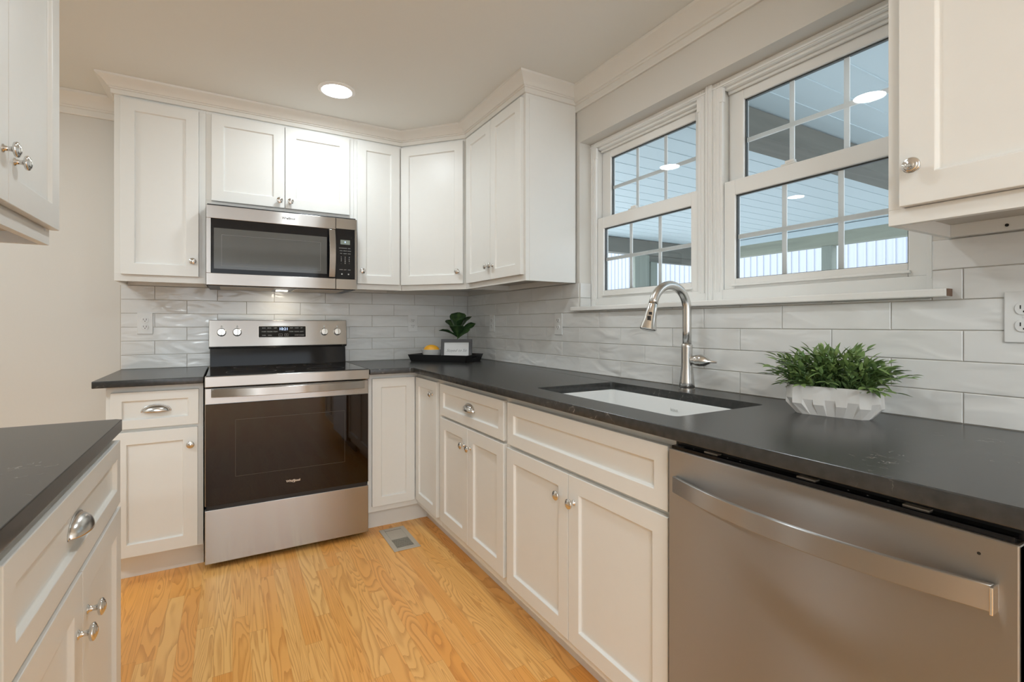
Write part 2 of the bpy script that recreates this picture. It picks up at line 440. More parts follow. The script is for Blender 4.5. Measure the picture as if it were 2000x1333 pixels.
# ================================================================ room shell
WY = 0.006   # drywall plane behind the 6 mm tile
struct(MB().box(-4.0, 0.17, -6.6, 0.12, -0.12, 0.0).build('floor', M['floor']))
struct(MB().box(-4.0, 0.17, -6.6, 0.12, CEIL, CEIL + 0.1).build('ceiling', M['ceil']))
struct(MB().box(-4.0, 0.17, WY, 0.13, 0, CEIL).build('wall_back', M['wall']))
WY0, WY1, WZ0, WZ1 = -1.345, -2.806, 1.226, 2.092    # window opening
mb = MB()
mb.box(WY, 0.17, WY, WY0, 0, CEIL); mb.box(WY, 0.17, WY1, -6.6, 0, CEIL)
mb.box(WY, 0.17, WY0, WY1, 0, WZ0); mb.box(WY, 0.17, WY0, WY1, WZ1, CEIL)
struct(mb.build('wall_right', M['wall']))
struct(MB().box(-4.1, -4.0, -6.6, 0.12, 0, CEIL).build('wall_far_left', M['wall']))
struct(MB().box(-2.56, -2.44, -6.6, -1.62, 0, CEIL).build('wall_left', M['wall']))
mb = MB()
mb.box(-4.0, -2.4, -6.72, -6.6, 0, CEIL); mb.box(-0.2, 0.17, -6.72, -6.6, 0, CEIL); mb.box(-2.4, -0.2, -6.72, -6.6, 2.15, CEIL)  # wide opening added in this unseen wall to let sky light in as fill
struct(mb.build('wall_front', M['wall']))

# crown mouldings
CR = [(0, 0.0), (0.010, 0.0), (0.012, 0.004), (0.012, 0.030), (0.018, 0.033), (0.018, 0.040), (0.024, 0.043), (0.028, 0.052), (0.036, 0.066), (0.048, 0.080), (0.060, 0.090), (0.064, 0.094), (0.066, 0.107), (0, 0.107)]
def crown(path, name, z0):
    sc = (CEIL - z0) / 0.107
    return sweep(path, [(a, z0 + h * sc - 0.0006) for a, h in CR], name, M['trim'])
struct(crown([(-3.99, WY), (-2.045, WY)], 'trim_1', 2.252))
struct(crown([(WY, -1.322), (WY, -2.83)], 'trim_2', 2.252))

# ================================================================ tile backsplash
def tiles(name, plane, a0, a1, zlo, zhi, off, L, holes=(), pencil=None):
    """plane 'x' (right wall) or 'y' (back wall); tiles run from a1 (low) to a0 (high)"""
    bm = bmesh.new(); lay = bm.verts.layers.float_vector.new('tileid')
    G = 0.0018; TH = 0.006
    def tile(a, b_, z, zz):
        if b_ - a < 0.006 or zz - z < 0.004: return
        a += G/2; b_ -= G/2; z += G/2; zz -= G/2
        e = 0.0016
        tid = (random.uniform(0, 90), random.uniform(0, 90), random.uniform(0, 90))
        def P(u, zc, d):
            v = bm.verts.new((u, d, zc) if plane == 'y' else (d, u, zc)); v[lay] = tid; return v
        o = [P(a, z, TH), P(b_, z, TH), P(b_, zz, TH), P(a, zz, TH)]
        c = [P(a, z, e), P(b_, z, e), P(b_, zz, e), P(a, zz, e)]
        i = [P(a+e, z+e, 0), P(b_-e, z+e, 0), P(b_-e, zz-e, 0), P(a+e, zz-e, 0)]
        for k in range(4):
            k2 = (k+1) % 4
            bm.faces.new((o[k], o[k2], c[k2], c[k])); bm.faces.new((c[k], c[k2], i[k2], i[k]))
        bm.faces.new(i)
    rows = int(math.ceil((zhi - 0.914) / 0.0762))
    for r in range(rows):
        z = 0.914 + r * 0.0762; zz = min(z + 0.0762, zhi)
        k0 = off + (L/2 if r % 2 else 0)
        k = k0 - math.ceil((k0 - a1) / L) * L - L
        while k < a0:
            u0, u1 = max(k, a1), min(k + L, a0)
            if u1 > u0:
                # cut by holes
                segs = [(u0, u1, z, zz)]
                for (h0, h1, hz0, hz1) in holes:
                    ns = []
                    for (p, q, s0, s1) in segs:
                        if q <= h0 or p >= h1 or s1 <= hz0 or s0 >= hz1: ns.append((p, q, s0, s1)); continue
                        if p < h0: ns.append((p, h0, s0, s1))
                        if q > h1: ns.append((h1, q, s0, s1))
                        if s0 < hz0: ns.append((max(p, h0), min(q, h1), s0, hz0))
                        if s1 > hz1: ns.append((max(p, h0), min(q, h1), hz1, s1))
                    segs = ns
                for sg in segs: tile(*sg)
            k += L
    bmesh.ops.recalc_face_normals(bm, faces=bm.faces)
    me = bpy.data.meshes.new(name); bm.to_mesh(me); bm.free(); me.materials.append(M['tile'])
    o = bpy.data.objects.new(name, me); COL.objects.link(o)
    return o
ob = tiles('wall_back_tile', 'y', 0.0, -2.058, 0.914, 1.3715, -0.262, 0.2993)
struct(ob)
struct(MB().box(-2.060, 0.0, 0.0035, WY, 0.90, 1.3715).build('wall_back_grout', M['grout']))
ob = tiles('wall_right_tile', 'x', 0.0, -3.85, 0.914, 1.3715, -0.443 - 0.3031*12, 0.3031, holes=((WY1-0.0, WY0+0.0, 1.2265, 3),))
struct(ob)
struct(MB().box(0.0035, WY, -3.85, WY1, 0.90, 1.3715).box(0.0035, WY, WY0, 0.0, 0.90, 1.3715).box(0.0035, WY, WY1, WY0, 0.90, WZ0).build('wall_right_grout', M['grout']))
# tile returning into the left window jamb
mb = MB()
mb.box(0.008, 0.076, -1.351, WY0, 1.2495, 1.2935).box(0.008, 0.076, -1.351, WY0, 1.2955, 1.3705)
struct(mb.build('trim_3', M['tile'], bevel=0.0015))

# ================================================================ window stool, windows
mb = MB()
mb.box(-0.030, 0.079, -2.846, -1.311, 1.2262, 1.2470)
o = mb.build('trim_4', M['vinyl'], bevel=0.004, seg=3); struct(o)
MB().box(-0.029, 0.002, -2.8475, -2.8462, 1.2275, 1.246).build('raw_end', M['raw'], o)

def window(name, y0):
    """y0 = left (far) edge; local x runs toward the camera along the wall, local y outward"""
    Wd = 0.7155; z0, z1 = 1.2470, 2.0915
    root = bpy.data.objects.new(name, None); COL.objects.link(root)
    root.location = (0.079, y0, 0); root.rotation_euler = (0, 0, -PI/2); root['kind'] = 'structure'
    jb = 0.040
    mb = MB()
    for a, b_ in ((0, jb), (Wd-jb, Wd)):
        mb.box(a, b_, 0.0, 0.012, z0, z1)
        s = 1 if a == 0 else -1
        e = a if a == 0 else b_
        mb.box(e, e + s*0.030, 0.012, 0.088, z0, z1)
    mb.box(jb, Wd-jb, 0.002, 0.012, z0, 1.2905)          # sill face
    mb.box(0.03, Wd-0.03, 0.012, 0.088, z0, 1.285)
    mb.box(jb, Wd-jb, 0.0, 0.016, 2.066, z1)             # head, stepped
    mb.box(jb, Wd-jb, 0.016, 0.050, 2.056, z1)
    mb.box(jb, Wd-jb, 0.036, 0.046, 2.046, 2.056)
    mb.box(0.03, Wd-0.03, 0.050, 0.088, 2.050, z1)
    # raised beads on the side casings
    for e in (0.010, 0.026, Wd-0.010-0.004, Wd-0.026-0.004): mb.box(e, e+0.004, -0.0035, 0.0, z0+0.035, z1-0.002)
    mb.box(0.0, Wd, -0.004, 0.0, z1-0.022, z1-0.014)
    mb.build('window_frame', M['vinyl'], root, bevel=0.0012)
    # tracks either side above the lower sash
    mt = MB()
    for a in (0.0315, Wd-0.0365): mt.box(a+0.0, a+0.005, 0.0122, 0.014, 1.70, 2.03)
    mt.build('sash_track', M['slot'], root)
    ms_ = MB()
    for a in (jb-0.012, Wd-jb-0.006): ms_.box(a, a+0.018, -0.003, 0.012, 2.010, 2.064)
    ms_.build('jamb_block', M['vinyl'], root, bevel=0.002)
    def sash(nm_, x0, x1, gx0, gx1, d0, d1, zb, gz0, gz1, zt, gd):
        mb = MB()
        mb.box(x0, gx0, d0, d1, zb, zt); mb.box(gx1, x1, d0, d1, zb, zt)
        mb.box(gx0, gx1, d0, d1, zb, gz0); mb.box(gx0, gx1, d0, d1, gz1, zt)
        s = mb.build(nm_, M['vinyl'], root, bevel=0.003, seg=3)
        sp = MB(); t = 0.005
        sp.box(gx0, gx0+t, gd+0.001, gd+0.012, gz0, gz1).box(gx1-t, gx1, gd+0.001, gd+0.012, gz0, gz1)
        sp.box(gx0, gx1, gd+0.001, gd+0.012, gz1-t, gz1).box(gx0, gx1, gd+0.001, gd+0.012, gz0, gz0+0.002)
        sp.build('spacer', M['spacer'], s)
        g = MB(); t = 0.0085; gw = gx1-gx0
        for k in (1, 2): g.box(gx0+gw*k/3-t, gx0+gw*k/3+t, gd+0.005, gd+0.010, gz0, gz1)
        zc = (gz0+gz1)/2; g.box(gx0, gx1, gd+0.0045, gd+0.0105, zc-t, zc+t)
        g.build('grille', M['vinyl'], s, bevel=0.001)
        pn_ = MB(); v = [pn_.bm.verts.new(p) for p in ((gx0, gd, gz0), (gx1, gd, gz0), (gx1, gd, gz1), (gx0, gd, gz1))]
        pn_.bm.faces.new(v)
        pn_.build('glass_pane', M['glass'], s, norm=False)
        return s
    lo = sash('lower_sash', jb, Wd-jb, 0.086, Wd-0.086, 0.012, 0.046, 1.2905, 1.330, 1.6455, 1.702, 0.022)
    MB().box(0.078, Wd-0.078, 0.002, 0.0118, 1.301, 1.309).build('lift_rail', M['vinyl'], lo, bevel=0.002)
    mb = MB(); cx = Wd*0.40
    mb.box(cx-0.026, cx+0.026, 0.014, 0.040, 1.702, 1.7085).box(cx-0.012, cx+0.020, 0.016, 0.034, 1.7085, 1.719)
    mb.build('sash_lock', M['vinyl'], lo, bevel=0.003)
    sash('upper_sash', 0.034, Wd-0.034, 0.086+0.010, Wd-0.086-0.008, 0.050, 0.084, 1.655, 1.70, 2.011, 2.050, 0.060)
    return root
window('window_1', WY0)
window('window_2', WY0 - 0.7155 - 0.030)
# centre post between the two windows
o = MB().box(0.070, 0.155, WY0-0.7155-0.0295, WY0-0.7155-0.0005, 1.2475, 2.0912).box(0.066, 0.070, WY0-0.7155-0.024, WY0-0.7155-0.018, 1.2475, 2.091).box(0.066, 0.070, WY0-0.7155-0.012, WY0-0.7155-0.006, 1.2475, 2.091)
struct(o.build('trim_5', M['vinyl'], bevel=0.0015))

# ================================================================ cabinets
def knob_mesh():
    mb = MB()
    mb.lathe([(0.0085, 0.0), (0.0085, 0.0015), (0.0055, 0.003), (0.0048, 0.010), (0.0055, 0.015), (0.0105, 0.0165), (0.0150, 0.0185), (0.0162, 0.0215), (0.0158, 0.0235), (0.0140, 0.0250), (0.0130, 0.0248), (0.0118, 0.0262), (0.0100, 0.0272), (0.0088, 0.0270), (0.0070, 0.0284), (0.0035, 0.0292), (0.0005, 0.0294)], 28, '-Y')
    bmesh.ops.recalc_face_normals(mb.bm, faces=mb.bm.faces)
    me = bpy.data.meshes.new('knob'); mb.bm.to_mesh(me); mb.bm.free(); me.materials.append(M['chrome'])
    for p in me.polygons: p.use_smooth = True
    return me
KNOB = knob_mesh()
def cup_mesh():
    a, h, d = 0.050, 0.030, 0.026
    bm = bmesh.new(); nu, nv = 28, 10; g = []
    for i in range(nu+1):
        t = PI * i / nu; row = []
        for j in range(nv+1):
            p = PI/2 * j / nv
            st = max(math.sin(t), 0.02) ** 0.85
            row.append(bm.verts.new((-a*math.cos(t), -d*st*math.cos(p)**0.9 if j < nv else 0.0, h*st*math.sin(p))))
        g.append(row)
    for i in range(nu):
        for j in range(nv): bm.faces.new((g[i][j], g[i+1][j], g[i+1][j+1], g[i][j+1]))
    # flange against the drawer
    fl = []
    for i in range(nu+1):
        t = PI * i / nu; st = max(math.sin(t), 0.02) ** 0.85
        fl.append((bm.verts.new((-a*math.cos(t), -0.0012, h*st)), bm.verts.new((-(a+0.007)*math.cos(t), -0.0012, (h+0.006)*st - 0.002))))
    for i in range(nu): bm.faces.new((fl[i][0], fl[i+1][0], fl[i+1][1], fl[i][1]))
    bmesh.ops.recalc_face_normals(bm, faces=bm.faces)
    me = bpy.data.meshes.new('cup_pull'); bm.to_mesh(me); bm.free(); me.materials.append(M['nickel'])
    for p in me.polygons: p.use_smooth = True
    return me
CUP = cup_mesh()
def put(me, name, parent, loc, solid=0):
    o = bpy.data.objects.new(name, me); COL.objects.link(o); o.parent = parent; o.location = loc
    if solid:
        s = o.modifiers.new('solid', 'SOLIDIFY'); s.thickness = solid; s.offset = 0
    return o

def shaker(parent, name, x0, x1, z0, z1, y=0.0, t=0.020, rail=0.056, knob=None, cup=False, rz=0.0, origin=None):
    """front of a door or drawer in the cabinet's local frame, outer face at y - t"""
    w_, h_ = x1-x0, z1-z0
    bm = bmesh.new()
    def ring(ix, iz, d): return [bm.verts.new(p) for p in ((ix, d, iz), (w_-ix, d, iz), (w_-ix, d, h_-iz), (ix, d, h_-iz))]
    B = ring(0, 0, 0); F = ring(0, 0, -t); R = ring(rail, rail, -t); C = ring(rail+0.0035, rail+0.0035, -t+0.0095); P_ = ring(rail+0.0085, rail+0.0085, -t+0.0100)
    bm.faces.new(B)
    for a, b_ in ((B, F), (F, R), (R, C), (C, P_)):
        for k in range(4): bm.faces.new((a[k], a[(k+1) % 4], b_[(k+1) % 4], b_[k]))
    bm.faces.new(P_)
    mb = MB(); mb.bm.free(); mb.bm = bm
    o = mb.build(name, M['cab'], parent, loc=(x0, y, z0), bevel=0.0016)
    if knob:
        k = put(KNOB, 'knob', o, (knob[0]-x0, -t + (0.010 if rail < knob[0]-x0 < w_-rail and rail < knob[1]-z0 < h_-rail else 0), knob[1]-z0))
    if cup:
        put(CUP, 'cup_pull', o, (w_/2, -t+0.0102, h_/2 - 0.012), 0.0016)
    return o

def base_body(x0, x1, depth, toe=0.065, zb=0.113, zt=0.8835, left=True, right=True):
    return MB().box(x0, x1, 0.0, depth, zb, zt).box(x0+0.0, x1-0.0, toe, depth, 0.0, zb)

# --- base cabinet left of the range
c = thing('base_cabinet', 'white shaker base cabinet left of the range with one drawer and one door', 'cabinet', (-2.020, -0.600, 0), 0)
base_body(0, 0.362, 0.594).build('cabinet_body', M['cab'], c, bevel=0.001)
shaker(c, 'drawer_front', 0.018, 0.344, 0.692, 0.856, cup=True, rail=0.040)
shaker(c, 'door', 0.018, 0.340, 0.122, 0.678, knob=(0.312, 0.600))
# scribe strip between cabinet and painted wall stays part of the cabinet
# --- corner base cabinet with folding doors
c = thing('corner_cabinet', 'white L-shaped corner base cabinet with two narrow doors meeting at the inside corner', 'cabinet', (0, 0, 0))
mb = MB()
mb.prism([(-0.888, -0.60), (-0.60, -0.60), (-0.60, -0.978), (-0.01, -0.978), (-0.01, -0.006), (-0.888, -0.006)], 0.113, 0.8835)
mb.prism([(-0.888, -0.535), (-0.518, -0.535), (-0.518, -0.978), (-0.01, -0.978), (-0.01, -0.006), (-0.888, -0.006)], 0.0, 0.113)
mb.build('cabinet_body', M['cab'], c, bevel=0.001)
d1 = shaker(c, 'door', -0.866, -0.6225, 0.146, 0.857, y=-0.600, rail=0.05)
e = bpy.data.objects.new('door_mount', None)
d2 = shaker(c, 'door', 0, 0.322, 0.150, 0.857, rail=0.05, knob=(0.322-0.075, 0.785))
d2.location = (-0.600, -0.624, 0.150); d2.rotation_euler = (0, 0, -PI/2)
bpy.data.objects.remove(e)

# --- right run (faces -x): local x runs toward the camera
c = thing('base_cabinet', 'white base cabinet with a cup-pull drawer above two doors, between corner and sink', 'cabinet', (-0.600, -0.979, 0), -PI/2)
base_body(0, 0.705, 0.590, toe=0.082).build('cabinet_body', M['cab'], c, bevel=0.001)
shaker(c, 'drawer_front', 0.020, 0.686, 0.698, 0.857, cup=True, rail=0.042)
shaker(c, 'door', 0.020, 0.3515, 0.158, 0.686, knob=(0.316, 0.604))
shaker(c, 'door', 0.3545, 0.686, 0.158, 0.686, knob=(0.385, 0.604))
c = thing('sink_cabinet', 'white sink base cabinet with a wide false front above two doors', 'cabinet', (-0.600, -1.6845, 0), -PI/2)
mb = MB(); mb.box(0, 0.825, 0, 0.02, 0.113, 0.8835).box(0, 0.018, 0.02, 0.59, 0.113, 0.8835).box(0.807, 0.825, 0.02, 0.59, 0.113, 0.8835).box(0.018, 0.807, 0.02, 0.59, 0.113, 0.13).box(0.018, 0.807, 0.575, 0.59, 0.13, 0.8835).box(0, 0.825, 0.082, 0.59, 0, 0.113)
mb.build('cabinet_body', M['cab'], c, bevel=0.001)
shaker(c, 'false_front', 0.012, 0.816, 0.694, 0.857, rail=0.046)
shaker(c, 'door', 0.008, 0.4045, 0.150, 0.680, knob=(0.352, 0.598), rail=0.052)
shaker(c, 'door', 0.4075, 0.816, 0.150, 0.680, knob=(0.436, 0.598), rail=0.052)
c = thing('base_cabinet', 'white base cabinet just right of the dishwasher, only a sliver in view', 'cabinet', (-0.600, -3.135, 0), -PI/2)
base_body(0, 0.60, 0.590, toe=0.082).build('cabinet_body', M['cab'], c, bevel=0.001)
shaker(c, 'drawer_front', 0.020, 0.58, 0.698, 0.857, cup=True, rail=0.042)
shaker(c, 'door', 0.020, 0.2985, 0.150, 0.686, knob=(0.27, 0.604))
shaker(c, 'door', 0.3015, 0.58, 0.150, 0.686, knob=(0.33, 0.604))

# --- left run (faces +x): local x runs away from the camera
XL = -1.816
c = thing('base_cabinet', 'white base cabinet in the left foreground with a cup-pull drawer over two knobbed doors', 'cabinet', (XL, -2.545, 0), PI/2)
base_body(0, 0.790, 0.600, toe=0.07).build('cabinet_body', M['cab'], c, bevel=0.001)
shaker(c, 'drawer_front', 0.020, 0.780, 0.702, 0.862, cup=True, rail=0.042)
shaker(c, 'door', 0.020, 0.4005, 0.130, 0.690, knob=(0.366, 0.588), rail=0.058)
shaker(c, 'door', 0.4035, 0.788, 0.130, 0.690, knob=(0.436, 0.600), rail=0.058)
c = thing('base_cabinet', 'white base cabinet nearest the camera under the left counter, outside the picture', 'cabinet', (XL, -3.32, 0), PI/2)
base_body(0, 0.773, 0.600, toe=0.07).build('cabinet_body', M['cab'], c, bevel=0.001)
shaker(c, 'drawer_front', 0.020, 0.753, 0.702, 0.862, cup=True, rail=0.042)
shaker(c, 'door', 0.020, 0.385, 0.130, 0.690, knob=(0.35, 0.6))
shaker(c, 'door', 0.388, 0.753, 0.130, 0.690, knob=(0.42, 0.6))

# --- wall cabinets
UZ0, UZ1 = 1.372, 2.290
def upper_body(c, w_, depth, z0=UZ0, z1=UZ1, xo=0.0):
    mb = MB()
    mb.box(xo, w_, 0.0, 0.019, z0, z0+0.034).box(xo, w_, 0.0, 0.019, z1-0.02, z1)
    mb.box(xo, xo+0.03, 0.0, 0.019, z0+0.034, z1-0.02).box(w_-0.03, w_, 0.0, 0.019, z0+0.034, z1-0.02)
    mb.box(xo+0.03, w_-0.03, 0.004, 0.019, z0+0.034, z1-0.02)
    mb.box(xo, xo+0.013, 0.019, depth, z0, z1).box(w_-0.013, w_, 0.019, depth, z0, z1)
    mb.box(xo+0.013, w_-0.013, 0.019, depth, z1-0.016, z1)
    mb.box(xo+0.013, w_-0.013, depth-0.019, depth, z0, z0+0.03)
    o = mb.build('cabinet_body', M['cab'], c, bevel=0.0008)
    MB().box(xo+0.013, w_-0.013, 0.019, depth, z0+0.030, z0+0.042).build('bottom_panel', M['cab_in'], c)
    return o
# tall one left of the microwave
c = thing('wall_cabinet', 'tall single-door white wall cabinet left of the microwave', 'cabinet', (-2.038, -0.305, 0), 0)
upper_body(c, 0.3805, 0.303)
shaker(c, 'door', 0.026, 0.350, 1.405, 2.270, knob=(0.324, 1.484))
# above the microwave
c = thing('wall_cabinet', 'short two-door white wall cabinet directly above the microwave', 'cabinet', (-1.657, -0.305, 0), 0)
upper_body(c, 0.758, 0.303, z0=1.782)
shaker(c, 'door', 0.025, 0.3765, 1.812, 2.270, knob=(0.350, 1.850))
shaker(c, 'door', 0.3795, 0.731, 1.812, 2.270, knob=(0.406, 1.850))
# narrow one right of the microwave
c = thing('wall_cabinet', 'narrow single-door white wall cabinet right of the microwave', 'cabinet', (-0.8985, -0.305, 0), 0)
upper_body(c, 0.2965, 0.303)
shaker(c, 'door', 0.018, 0.278, 1.405, 2.270, knob=(0.046, 1.481), rail=0.053)
# diagonal corner
A_ = Vector((-0.600, -0.305)); B_ = Vector((-0.305, -0.640)); dl = (B_-A_).length; ang = math.atan2(B_.y-A_.y, B_.x-A_.x)
c = thing('wall_cabinet', 'white diagonal corner wall cabinet with one wide door', 'cabinet', (A_.x, A_.y, 0), ang)
inv = Matrix.Rotation(-ang, 2)
loc_pts = [inv @ (Vector(p)-A_) for p in ((-0.600, -0.305), (-0.305, -0.640), (-0.002, -0.640), (-0.002, -0.002), (-0.600, -0.002))]
mb = MB()
mb.prism([(p.x, p.y) for p in loc_pts], UZ0+0.032, UZ1)
mb.box(0, dl, 0, 0.019, UZ0, UZ0+0.032)
p2, p3, p4 = loc_pts[2], loc_pts[3], loc_pts[4]
mb.build('cabinet_body', M['cab'], c, bevel=0.0008)
shaker(c, 'door', 0.004, dl-0.016, 1.405, 2.270, knob=(dl-0.046, 1.478), rail=0.056)
# two-door on the right wall
c = thing('wall_cabinet', 'two-door white wall cabinet on the window wall, between corner and windows', 'cabinet', (-0.305, -0.641, 0), -PI/2)
upper_body(c, 0.682, 0.303)
MB().box(0.682, 0.684, 0.022, 0.300, UZ0, 2.262).build('side_panel', M['cab'], c, bevel=0.0008)
shaker(c, 'door', 0.034, 0.3435, 1.402, 2.268, knob=(0.318, 1.476), rail=0.054)
shaker(c, 'door', 0.3465, 0.665, 1.402, 2.268, knob=(0.372, 1.476), rail=0.054)
# near right
c = thing('wall_cabinet', 'white wall cabinet at the right edge, just right of the windows', 'cabinet', (-0.305, -2.837, 0), -PI/2)
upper_body(c, 0.46, 0.303)
MB().lathe([(0.0035, 0), (0.0035, 0.0012)], 16, '-Y', (0.115, 0.2835, UZ0+0.012)).build('screw', M['slot'], c)
shaker(c, 'door', 0.027, 0.433, 1.407, 2.270, knob=(0.057, 1.484), rail=0.062)
# near left (faces +x)
c = thing('wall_cabinet', 'two-door white wall cabinet at the upper left edge', 'cabinet', (-1.978, -2.300, 0), PI/2)
upper_body(c, 0.730, 0.460)
shaker(c, 'door', 0.012, 0.3705, 1.414, 2.270, knob=(0.340, 1.520), rail=0.062)
shaker(c, 'door', 0.3735, 0.735, 1.414, 2.270, knob=(0.404, 1.510), rail=0.062)

# crowns on the cabinets
o = crown([(-2.038, 0.004), (-2.038, -0.305), (-0.600, -0.305), (-0.305, -0.640), (-0.305, -1.322), (0.004, -1.322)], 'crown_moulding', 2.2845)
tag(o, 'white crown moulding running along the tops of the wall cabinets to the ceiling', 'moulding')
o = crown([(0.004, -2.837), (-0.305, -2.837), (-0.305, -3.297)][::1], 'crown_moulding', 2.2845)
bpy.data.objects.remove(o, do_unlink=True)
mbp = [(-0.001, -2.8365), (-0.305, -2.8365), (-0.305, -3.297)]

# ================================================================ countertops
def slab(name, outer, holes, z0, z1):
    cu = bpy.data.curves.new(name, 'CURVE'); cu.dimensions = '2D'; cu.fill_mode = 'BOTH'; cu.extrude = (z1-z0)/2
    for pts in [outer] + holes:
        s = cu.splines.new('POLY'); s.points.add(len(pts)-1)
        for p, q in zip(s.points, pts): p.co = (q[0], q[1], 0, 1)
        s.use_cyclic_u = True
    t = bpy.data.objects.new(name, cu); COL.objects.link(t); bpy.context.view_layer.update()
    me = bpy.data.meshes.new_from_object(t.evaluated_get(bpy.context.evaluated_depsgraph_get()))
    bpy.data.objects.remove(t, do_unlink=True)
    bm = bmesh.new(); bm.from_mesh(me); bmesh.ops.remove_doubles(bm, verts=bm.verts, dist=1e-5)
    bmesh.ops.recalc_face_normals(bm, faces=bm.faces); bm.to_mesh(me); bm.free()
    me.materials.clear(); me.materials.append(M['granite'])
    o = bpy.data.objects.new(name, me); COL.objects.link(o); o.location = (0, 0, (z0+z1)/2)
    bv = o.modifiers.new('bevel', 'BEVEL'); bv.width = 0.0025; bv.segments = 3; bv.limit_method = 'ANGLE'; bv.angle_limit = math.radians(50)
    return o
def rrect(x0, x1, y0, y1, r, n=6):
    pts = []
    for cx, cy, a in ((x1-r, y1-r, 0), (x0+r, y1-r, PI/2), (x0+r, y0+r, PI), (x1-r, y0+r, 3*PI/2)):
        for k in range(n+1): pts.append((cx+r*math.cos(a+PI/2*k/n), cy+r*math.sin(a+PI/2*k/n)))
    return pts
CT = 0.914
SX0, SX1, SY0, SY1 = -0.533, -0.148, -2.449, -1.768
o = slab('countertop', [(-2.058, -0.0005), (-2.058, -0.661), (-1.6555, -0.661), (-1.6555, -0.0005)], [], 0.884, CT)
tag(o, 'short black granite countertop left of the range', 'countertop')
fil = [(-0.670 + 0.020*math.sin(PI/2*k/5), -0.681 + 0.020*math.cos(PI/2*k/5)) for k in range(6)]
o = slab('countertop', [(-0.0005, -0.0005), (-0.8895, -0.0005), (-0.8895, -0.661)] + fil + [(-0.650, -3.75), (-0.0005, -3.75)], [rrect(SX0, SX1, SY0, SY1, 0.018)], 0.884, CT)
tag(o, 'long L-shaped black granite countertop with the sink cut-out', 'countertop')
o = slab('countertop', [(-2.438, -1.751), (-2.438, -3.35), (-1.793, -3.35), (-1.793, -1.763)] + [(-1.805, -1.751)], [], 0.884, CT)
tag(o, 'black granite countertop in the left foreground', 'countertop')

# ================================================================ sink
c = thing('sink', 'white undermount sink below the cut-out in the long countertop', 'sink', ((SX0+SX1)/2, (SY0+SY1)/2, 0.66))
bm = bmesh.new()
def rr(x0, x1, y0, y1, r, z, n=6): return [bm.verts.new((x-(SX0+SX1)/2, y-(SY0+SY1)/2, z-0.66)) for x, y in rrect(x0, x1, y0, y1, r, n)]
e_ = 0.006
rings = [rr(SX0-0.022, SX1+0.022, SY0-0.022, SY1+0.022, 0.03, 0.8835), rr(SX0-e_+0.009, SX1+e_-0.009, SY0-e_+0.009, SY1+e_-0.009, 0.02, 0.8835),
         rr(SX0+0.006, SX1-0.006, SY0+0.006, SY1-0.006, 0.022, 0.878), rr(SX0+0.012, SX1-0.012, SY0+0.012, SY1-0.012, 0.028, 0.70),
         rr(SX0+0.030, SX1-0.030, SY0+0.030, SY1-0.030, 0.03, 0.675), rr(-0.39, -0.30, -2.15, -2.06, 0.044, 0.668)]
for a, b_ in zip(rings, rings[1:]):
    n_ = len(a)
    for k in range(n_): bm.faces.new((a[k], a[(k+1) % n_], b_[(k+1) % n_], b_[k]))
bm.faces.new(rings[-1])
mb = MB(); mb.bm.free(); mb.bm = bm
o = mb.build('basin', M['sink'], c); autosmooth(o, 50)
MB().lathe([(0.040, 0), (0.040, 0.003), (0.034, 0.004), (0.030, 0.001), (0.005, 0.001)], 24, 'Z', (-0.345-(SX0+SX1)/2, -2.105-(SY0+SY1)/2, 0.0085)).build('drain', M['nickel'], c, smooth=True)
# small grey mark on the near part of the far wall
text_obj('kraus', 0.016, M['logosoft'], c, 'maker_mark', (SX1-0.0105-(SX0+SX1)/2, -2.109-(SY0+SY1)/2, 0.848-0.66), (PI/2, 0, -PI/2), 0.0002)

# ================================================================ faucet
c = thing('faucet', 'brushed nickel gooseneck pull-down faucet behind the sink', 'faucet', (-0.080, -2.100, CT))
mb = MB(); mb.lathe([(0.0285, 0), (0.0285, 0.006), (0.0265, 0.007), (0.0265, 0.010), (0.0280, 0.012), (0.0262, 0.030), (0.0235, 0.055), (0.0212, 0.080), (0.0203, 0.105), (0.0203, 0.160), (0.0205, 0.166), (0.0170, 0.1715)], 32)
autosmooth(mb.build('faucet_body', M['nickel'], c), 50)
path = [(0, 0, 0.170), (0, 0, 0.22), (0, 0, 0.265)]
R_ = 0.088; zc = 0.298
path.append((0, 0, zc))
for k in range(1, 19):
    t = PI * k / 18 * 0.94
    path.append((-R_ + R_*math.cos(t), 0, zc + R_*math.sin(t)))
mb = MB(); mb.tube(path, [0.0160]*len(path), 20)
mb.build('spout', M['nickel'], c, smooth=True)
e = Vector(path[-1]); dr = (Vector(path[-1])-Vector(path[-2])).normalized()
mb = MB(); mb.tube([e, e+dr*0.004, e+dr*0.005, e+dr*0.030, e+dr*0.060, e+dr*0.085, e+dr*0.092, e+dr*0.094], [0.0162, 0.0168, 0.0172, 0.0195, 0.0235, 0.0285, 0.0290, 0.0255], 24)
hd = mb.build('spray_head', M['chrome'], c); autosmooth(hd, 40)
rotm = Vector((0, 0, -1)).rotation_difference(dr)
